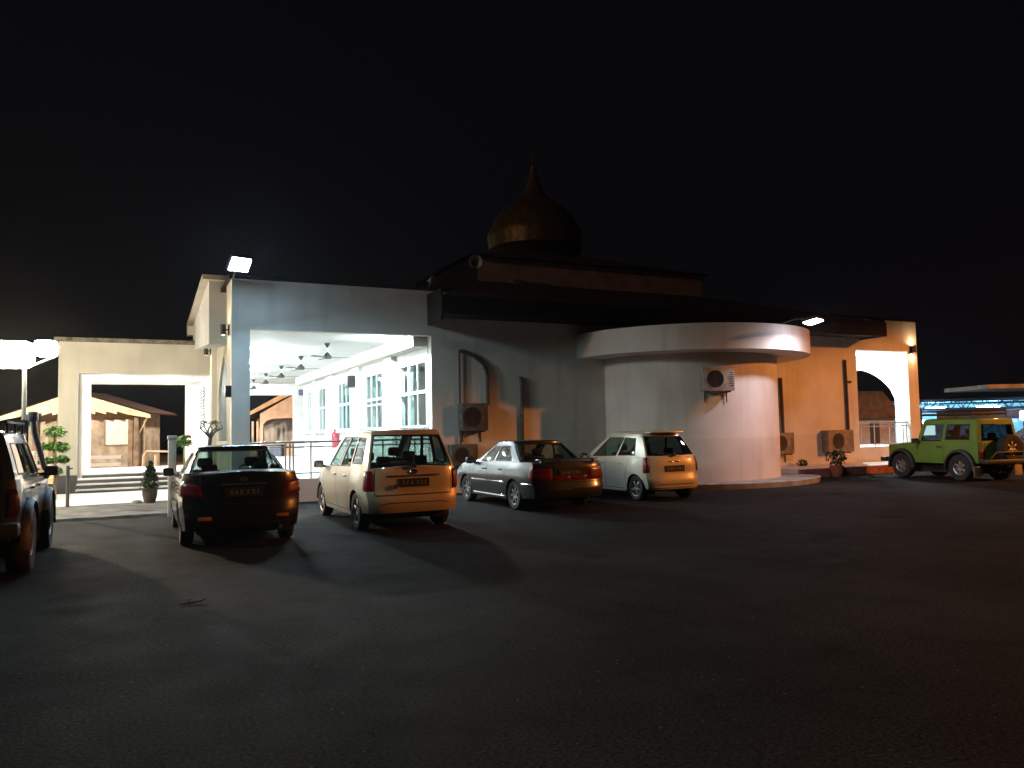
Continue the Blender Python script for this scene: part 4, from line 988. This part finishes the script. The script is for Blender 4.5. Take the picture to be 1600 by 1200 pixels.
t = thing('topiary_tree', 'clipped topiary tree with stacked leaf balls beside the portico pillar', 'tree', (-1.84, 23, .08))
MB().tube([(0, 0, 0), (.02, 0, .6), (-.02, 0, 1.2), (0, 0, 1.75)], [.05, .045, .035, .02], 8).build('trunk', M_bark, t, world=False)
lv = MB()
for z, r, x in ((1.72, .24, .0), (1.36, .16, -.14), (1.33, .2, .14), (1.02, .15, .17), (1.0, .13, -.16), (.72, .14, .02)): leaves(lv, (x, 0, z), (r * 1.1, r * 1.1, r * .7), 300, .11)
lv.build('crown', M_leafb, t, world=False)
t = thing('potted_conifer', 'small cone shaped shrub in a dark clay pot on the kerb strip', 'potted plant', (.33, 20.45, .06))
MB().lathe(lathe_pot(.17, .36), n=20).build('pot', M_pot, t, world=False)
MB().tube([(0, 0, .3), (0, 0, .95)], .02, 6).build('trunk', M_bark, t, world=False)
lv = MB()
for k in range(11): leaves(lv, (.012 * math.sin(k * 2), .015 * math.cos(k * 1.7), .38 + .055 * k), (.22 * (1 - (k / 11.5) ** 1.8), .22 * (1 - (k / 11.5) ** 1.8), .06), 80, .085, 1.2)
lv.build('foliage', M_leafd, t, world=False)
t = thing('adenium_tree', 'bare twisted bonsai-like tree in front of the white facade behind the black sedan', 'tree', (1.62, 20.0, .07))
MB().lathe(lathe_pot(.3, .5), n=20).build('pot', M_pot, t, world=False)
tr = MB().tube([(0, 0, .4), (.02, 0, .9), (-.01, 0, 1.3), (.02, 0, 1.55)], [.09, .06, .05, .045], 8)
for k in range(9):
    a = k * 2.4; r_ = .12 + .04 * (k % 3)
    tr.tube([(.02, 0, 1.5), (.10 * math.cos(a), .1 * math.sin(a), 1.62), (r_ * 1.5 * math.cos(a + .3), r_ * 1.5 * math.sin(a + .3), 1.74), (r_ * 1.2 * math.cos(a + .8), r_ * 1.2 * math.sin(a + .8), 1.88)], [.03, .022, .016, .008], 6)
tr.build('trunk', mat('grey_bark', (.10, .12, .12), .8), t, world=False)
lv = MB()
for k in range(9): a = k * 2.4 + .8; leaves(lv, (.17 * math.cos(a), .17 * math.sin(a), 1.88), (.07, .07, .04), 16, .06)
lv.build('crown', M_leafd, t, world=False)
t = thing('leafy_plant', 'bright green broad-leaved plant at the foot of the white facade inside the portico view', 'plant', (1.25, 24.0, .08))
MB().tube([(0, 0, 0), (.02, 0, .7), (0, 0, 1.45)], [.03, .025, .015], 6).build('stem', M_leafb, t, world=False)
leaves(MB(), (0, 0, 1.42), (.24, .24, .17), 70, .20).build('foliage', M_leafb, t, world=False)
t = thing('potted_shrub', 'scraggy shrub in a reddish pot on the kerb under the wide air conditioner', 'potted plant', (19.25, 17.3, .255))
t.location.z = 0; ORG[t.name] = Vector((19.25, 17.3, 0)); t.location = (19.25, 17.0, .0)
MB().lathe(lathe_pot(.2, .34), n=18).build('pot', mat('red_clay', (.30, .09, .05), .8), t, world=False)
lv = leaves(MB(), (0, 0, .58), (.3, .3, .26), 110, .16, 1.2)
for k in range(7): lv.tube([(0, 0, .3), (.12 * math.cos(k), .12 * math.sin(k), .55), (.25 * math.cos(k), .25 * math.sin(k), .78)], .008, 5)
lv.build('foliage', M_leafd, t, world=False)
t = thing('weed_tuft', 'small weed growing against the orange lit wall beside the apse', 'plant', (19.6, 18.7, .26))
leaves(MB(), (0, 0, .1), (.22, .15, .12), 60, .14, 1.2).build('foliage', M_leafd, t, world=False)
t = thing('gate_post', 'white and blue concrete post standing left of the black sedan', 'post', (.68, 17.15, 0))
MB().box(-.075, .075, -.075, .075, 0, 1.56, bev=.012).build('post', mat('white_post_paint', (.72, .74, .76), .6, n_amt=.1), t, world=False)
MB().box(-.09, .09, -.09, .09, 1.562, 1.64, bev=.015).build('cap', mat('white_post_paint', (.72, .74, .76)), t, world=False)
MB().box(.0765, .080, -.07, .07, .3, 1.5).build('blue_stripe', mat('blue_paint', (.10, .22, .38), .6), t, world=False)
t = thing('thin_post', 'thin grey pipe post on the kerb in front of the portico', 'post', (-1.37, 20.4, .05))
MB().tube([(0, 0, 0), (0, 0, .95)], .038, 10).build('pipe', mat('grey_pipe', (.20, .19, .18), .7), t, world=False)
MB().tube([(0, 0, .88), (.1, 0, .9)], .02, 6).build('hook', M_dark, t, world=False)
t = thing('stone', 'dark stone beside the potted conifer', 'stone', (.05, 20.4, .06))
MB().lathe([(.001, .09), (.08, .08), (.13, .03), (.14, 0)], (0, 0, 0), 9).build('stone', M_conc, t, world=False)
t = thing('twig', 'small twig lying on the dark asphalt in the foreground', 'twig', (.49, 8.12, .004))
MB().tube([(-.1, 0, .008), (0, .02, .012), (.1, .0, .02), (.14, .03, .04)], .007, 5).build('stem', M_bark, t, world=False)
leaves(MB(), (.05, .02, .03), (.08, .03, .02), 8, .06).build('leaf', M_woodd, t, world=False)

# low white fence behind the portico
t = thing('white_fence', 'low white rail fence seen through the portico in front of the timber house', 'fence', (-1.5, 36, 0), R(-14))
for x in (-4.0, -2.2, -.3): MB().box(x - .09, x + .09, -.08, .08, 0, 1.15, bev=.01).build('post', M_white, t, world=False)
for z in (.55, .85): MB().box(-4.0, 1.0, -.03, .03, z - .07, z + .07).build('rail', M_white, t, world=False)
t = thing('pipe_barrier', 'pale bent pipe frame with one post on the orange ground beyond the portico', 'barrier', (1.0, 40, .03), R(-26))
MB().tube([(-.75, 0, 0), (-.7, 0, .75), (-.55, 0, .95), (.55, 0, .92), (.6, 0, .75)], .05, 8).build('frame', mat('pink_pipe', (.55, .38, .30), .6), t, world=False)
MB().tube([(.15, -.6, 0), (.15, -.6, .8)], .07, 8).build('post', mat('pink_pipe', (.55, .38, .30)), t, world=False)

# timber house far left
t = thing('timber_house', 'timber house with a gabled roof and stepped barge boards behind the portico', 'house', (-2.82, 45.88, 0), R(-26))
bw = lambda mb, n, m, p=None: mb.build(n, m, p or t, world=False)
HW, EZ, AZ = 3.95, 2.82, 4.05
def barge(sg):
    up_ = [(0, AZ), (sg * HW, EZ)]; lo = [(sg * HW, EZ - .25)]; n_ = 6
    x_ = HW * .86; 
    pts = [(sg * HW, EZ), (sg * HW, EZ - .20), (sg * HW * .70, EZ + .02)]
    for k in range(5):
        xa = HW * (.70 - .14 * k); xb = HW * (.70 - .14 * (k + 1)) if k < 4 else 0
        pts += [(sg * xa, EZ - .10 + (AZ - EZ) * (.30 + .02 * k) * .35), (sg * xb, EZ + .06 + (AZ - EZ) * (.30 + .02 * k) * .35)]
    pts += [(0, AZ)]
    return pts
for sg in (1, -1): bw(MB().prism(barge(sg), -.06, 0, lambda a, b, d: Vector((a, d, b))), 'barge_board', M_wood)
rf = MB()
for sg in (1, -1): rf.add([(0, -.1, AZ + .02), (sg * (HW + .1), -.1, EZ + .0), (sg * (HW + .1), 3, EZ), (0, 3, AZ + .02)], [(0, 1, 2, 3)]).add([(0, -.1, AZ + .08), (sg * (HW + .1), -.1, EZ + .06), (sg * (HW + .1), 3, EZ + .06), (0, 3, AZ + .08)], [(0, 1, 2, 3)])
bw(rf, 'roof', M_roof)
wl = MB().prism([(-3.1, 0), (3.1, 0), (3.1, 3.0), (0, 3.9), (-3.1, 3.0)], 1.2, 2.9, lambda a, b, d: Vector((a, d, b)))
for k in range(22): wl.box(-3.1, 3.1, 1.175, 1.198, .1 + .14 * k, .22 + .14 * k)
bw(wl, 'wall', mat('weathered_boards', (.27, .235, .19), .85, n_scale=2, n_amt=.25))
for x in (2.75, 2.45, -2.6): bw(MB().box(x - .13, x + .13, .9, 1.15, 0, 2.95), 'post', M_woodd)
wn = bw(MB().box(1.05, 2.35, 1.10, 1.17, 1.3, 2.6), 'window', mat('pale_shutter', (.58, .53, .46), .8)); 
fr = MB()
for a, b, c, d in ((.98, 1.05, 1.23, 2.67), (2.35, 2.42, 1.23, 2.67)): fr.box(a, b, 1.09, 1.17, c, d)
fr.box(1.05, 2.35, 1.09, 1.17, 2.6, 2.67); fr.box(1.05, 2.35, 1.09, 1.17, 1.23, 1.3); bw(fr, 'frame', M_woodd, wn)
bw(MB().tube([(2.9, 1.0, 1.9), (3.7, .2, 2.7)], .035, 6), 'brace', M_wood)
bw(MB().box(-2.0, -.9, 1.1, 1.17, .1, 2.2), 'door', M_woodd)

# bungalow seen through the gallery
t = thing('bungalow', 'peach bungalow with an arched porch seen through the far end of the gallery', 'house', (8.75, 49.1, 0), R(-26))
M_peach = mat('peach_wall', (.62, .44, .33), .8, n_amt=.1); M_or = mat('peach_fascia', (.60, .40, .24), .75, n_amt=.12)
rf = MB()
for sg in (1, -1):
    for dz in (.0, .12): rf.add([(0, -.2, 4.35 + dz), (sg * 3.4, -.2, 2.55 + dz), (sg * 3.4, 7, 2.55 + dz), (0, 7, 4.35 + dz)], [(0, 1, 2, 3)])
bw(rf, 'roof', M_roof)
for sg in (1, -1): bw(MB().prism([(0, 4.44), (sg * 3.4, 2.66), (sg * 3.4, 2.46), (0, 4.1)], -.28, -.2, lambda a, b, d: Vector((a, d, b))), 'barge_board', M_or)
pw = MB(); arch_cells(pw, -2.0, 1.9, 0, 2.95, -.05, 1.75, 1.0, 2.3, 2.66, 0, .2, FX, n=16, point=3)
pw.prism([(-2.0, 2.952), (1.9, 2.952), (0, 4.08)], 0, .2, lambda a, b, d: Vector((a, d, b)))
bw(pw, 'porch', M_peach)
bw(MB().box(-2.9, 2.9, 2.2, 7, 0, 2.7), 'wall', mat('grey_white_wall', (.50, .47, .45), .8, n_amt=.1))
wn = bw(MB().box(-.35, .85, 2.14, 2.197, 1.15, 2.35), 'window', mat('green_window', (.05, .13, .10), .3)); fr = MB().box(-.45, -.355, 2.12, 2.197, 1.1, 2.4).box(.855, .95, 2.12, 2.197, 1.1, 2.4).box(-.35, .85, 2.12, 2.197, 2.352, 2.44).box(-.35, .85, 2.12, 2.14, 1.85, 1.95)
bw(fr, 'frame', mat('green_frame', (.10, .26, .18), .6), wn)
bal = MB()
for k in range(3): bal.box(-2.55 + .3 * k, -2.42 + .3 * k, .1, .2, 1.0, 2.5)
bw(bal, 'porch_post', M_peach)
bw(MB().box(-3.2, 2.6, -.6, -.5, 1.02, 1.1).box(-3.2, 2.6, -.6, -.5, .72, .8).box(-3.2, 2.6, -.55, -.5, 0, .7), 'low_wall', M_peach)
t = thing('metal_drum', 'grey ribbed metal bin in front of the peach bungalow behind the railing', 'bin', (6.9, 44.0, .03), R(-26))
mb = MB().box(-.45, .45, -.3, .3, 0, 1.0)
for k in range(6): mb.box(-.42 + .15 * k, -.36 + .15 * k, -.33, -.301, .1, .9)
mb.build('bin_body', mat('blue_grey_metal', (.12, .15, .22), .5, .3), t, world=False); MB().box(-.48, .48, -.33, .33, 1.002, 1.08, bev=.02).build('lid', M_dark, t, world=False)

# market hall with blue lit trusses, far right
t = thing('market_hall', 'open market hall with blue lit roof trusses behind the green off-roader', 'hall', (40.7, 26.9, 0), R(-26))
M_blue = mat('blue_steel', (.05, .13, .22), .6, .2, n_amt=.15); M_sheet = mat('roof_sheet', (.62, .70, .74), .6, n_amt=.15)
X0, X1 = -2.9, 14
rf = MB().add([(X0, -.5, 2.78), (X1, -.5, 2.92), (X1, 10, 2.95), (X0, 10, 2.8)], [(0, 1, 2, 3)]).add([(X0, -.5, 2.84), (X1, -.5, 2.98), (X1, 10, 3.01), (X0, 10, 2.86)], [(0, 1, 2, 3)])
bw(rf, 'roof', M_sheet)
for yk in (0.1, 2.6):
    ts = MB(); dz = .0
    ts.tube([(X0, yk, 2.78 + dz), (X1, yk, 2.92 + dz)], .05, 6).tube([(X0, yk, 2.32), (X1, yk, 2.34)], .05, 6)
    n_ = 20
    for k in range(n_):
        a = X0 + (X1 - X0) * k / n_; b = X0 + (X1 - X0) * (k + 1) / n_; m_ = (a + b) / 2
        ts.tube([(a, yk, 2.32), (m_, yk, 2.82 + dz)], .028, 5).tube([(m_, yk, 2.82 + dz), (b, yk, 2.32)], .028, 5)
    bw(ts, 'roof_truss', M_blue)
bw(MB().box(X0 + 1.1, X1, -.1, .0, 1.72, 2.22), 'beam', mat('blue_tinted_beam', (.08, .12, .20), .7))  # blue put into the colour to offset the orange sodium light
for x in (X0 + .2, 3.6, 8, 12): bw(MB().box(x - .12, x + .12, .0, .24, 0, 2.3), 'column', mat('blue_tinted_beam', (.08, .12, .20)))
bw(MB().box(X0, X1, 9.5, 9.7, 0, 2.78), 'back_wall', mat('blue_white_wall', (.55, .62, .66), .8))
for k, x in enumerate((-1.6, 1.2, 3.0, 4.6, 6.4, 8.5)): bw(MB().tube([(x, 4.4 + 2.2 * (k % 2), 2.50), (x + 1.2, 4.4 + 2.2 * (k % 2), 2.52)], .03, 6), 'tube_light', E_blue)
bw(MB().box(-2.7, -1.75, .3, .34, .9, 1.75), 'glow_patch', E_litwall)  # glowing box stands for a brightly lit bit of wall
bw(MB().box(1.9, 2.75, .3, .34, 1.5, 2.0), 'glow_patch', emit('teal_panel', (.5, .85, .95), 1.1))
bw(MB().box(2.75, 2.95, -.6, -.55, .6, .95), 'glow_patch', emit('blue_panel', (.15, .6, .85), .8))
t = thing('square_lamp', 'glowing white square lamp above the rear of the green off-roader', 'lamp', (42.1, 25.1, 0), R(-26))
MB().tube([(.28, .1, 0), (.28, .1, 2.2)], .05, 8).build('pole', M_dark, t, world=False)
MB().box(-.02, .56, -.1, .0, 1.62, 2.12, bev=.08).build('lamp_box', emit('square_lamp_glow', (.95, .95, 1.0), 7), t, world=False)
t = thing('shelter_roof', 'flat concrete shelter roof sticking in at the right edge above the market hall', 'shelter', (31.0, 18.3, 0), R(-26))
MB().box(-1.38, 3.6, 0, 3.0, 2.86, 3.02).build('roof_slab', M_conc, t, world=False)
for x in (1.6, 3.2): MB().box(x - .1, x + .1, .4, .6, 0, 2.858).build('column', M_conc, t, world=False)
# annex seen through the arch
t = thing('annex', 'grey annex building with a dark pitched roof seen through the arched opening', 'building', (33.6, 28.2, 0), R(-26))
bw(MB().box(-5, 1.9, 0, 5, 0, 1.85), 'wall', mat('grey_white_wall', (.50, .47, .45)))
bw(MB().prism([(-5, 1.852), (2.3, 1.852), (1.2, 3.25), (-5, 3.4)], -.3, 5.2, lambda a, b, d: Vector((a, d, b))), 'roof', M_woodd)
bw(MB().box(.6, 1.1, -.02, -.002, .2, 1.7), 'door', M_dark)
wn = bw(MB().box(-.9, .1, -.03, -.002, .7, 1.5), 'window', M_wglass); bw(MB().box(-.95, -.902, -.05, -.002, .65, 1.55).box(.102, .15, -.05, -.002, .65, 1.55), 'frame', M_alu, wn)

# ------------------------------------------------------------------ street lamps outside the frame, and two added fill points
def cutoff_lamp(name, loc, color, power, ang, radius=.25):
    """A street lantern with a flat glass: light only below its cut-off angle."""
    l = bpy.data.lights.new(name, 'SPOT'); l.color = color; l.energy = power; l.shadow_soft_size = radius
    l.spot_size = R(2 * ang); l.spot_blend = .08
    o = bpy.data.objects.new(name, l); o.location = loc; col.objects.link(o); return o
cutoff_lamp('sodium_street_light', (34, 0, 9.5), (1.0, .30, .055), 19000, 79)
def lamp(name, loc, color, power, radius=.25):
    l = bpy.data.lights.new(name, 'POINT'); l.color = color; l.energy = power; l.shadow_soft_size = radius
    o = bpy.data.objects.new(name, l); o.location = loc; col.objects.link(o); return o
cutoff_lamp('cool_street_light', (-9, 13, 6.5), (.70, 1.0, .95), 2450, 83.5, 1.9)
lamp('far_warm_fill', (-40, 8, 16), (1.0, .60, .32), 10500)  # weak warm fill added to brown the dome and upper walls
lamp('bungalow_fill', (4.0, 45.0, 4.6), (1.0, .80, .60), 1700)  # hidden fill added to brighten the bungalow front
cutoff_lamp('yard_street_light', (-9, 38, 6.2), (1.0, .82, .62), 18000, 82)

# humid night air that glows faintly round the lamps
hz = bpy.data.materials.new('haze_air'); hz.use_nodes = True
t_ = hz.node_tree; t_.nodes.clear()
vo = t_.nodes.new('ShaderNodeVolumePrincipled'); oo = t_.nodes.new('ShaderNodeOutputMaterial')
vo.inputs['Color'].default_value = (.95, .95, .95, 1); vo.inputs['Density'].default_value = .0002; vo.inputs['Anisotropy'].default_value = .8
t_.links.new(vo.outputs[0], oo.inputs['Volume'])
o = MB().box(-60, 70, -25, 90, -1, 17.5).build('haze', hz); o['kind'] = 'stuff'
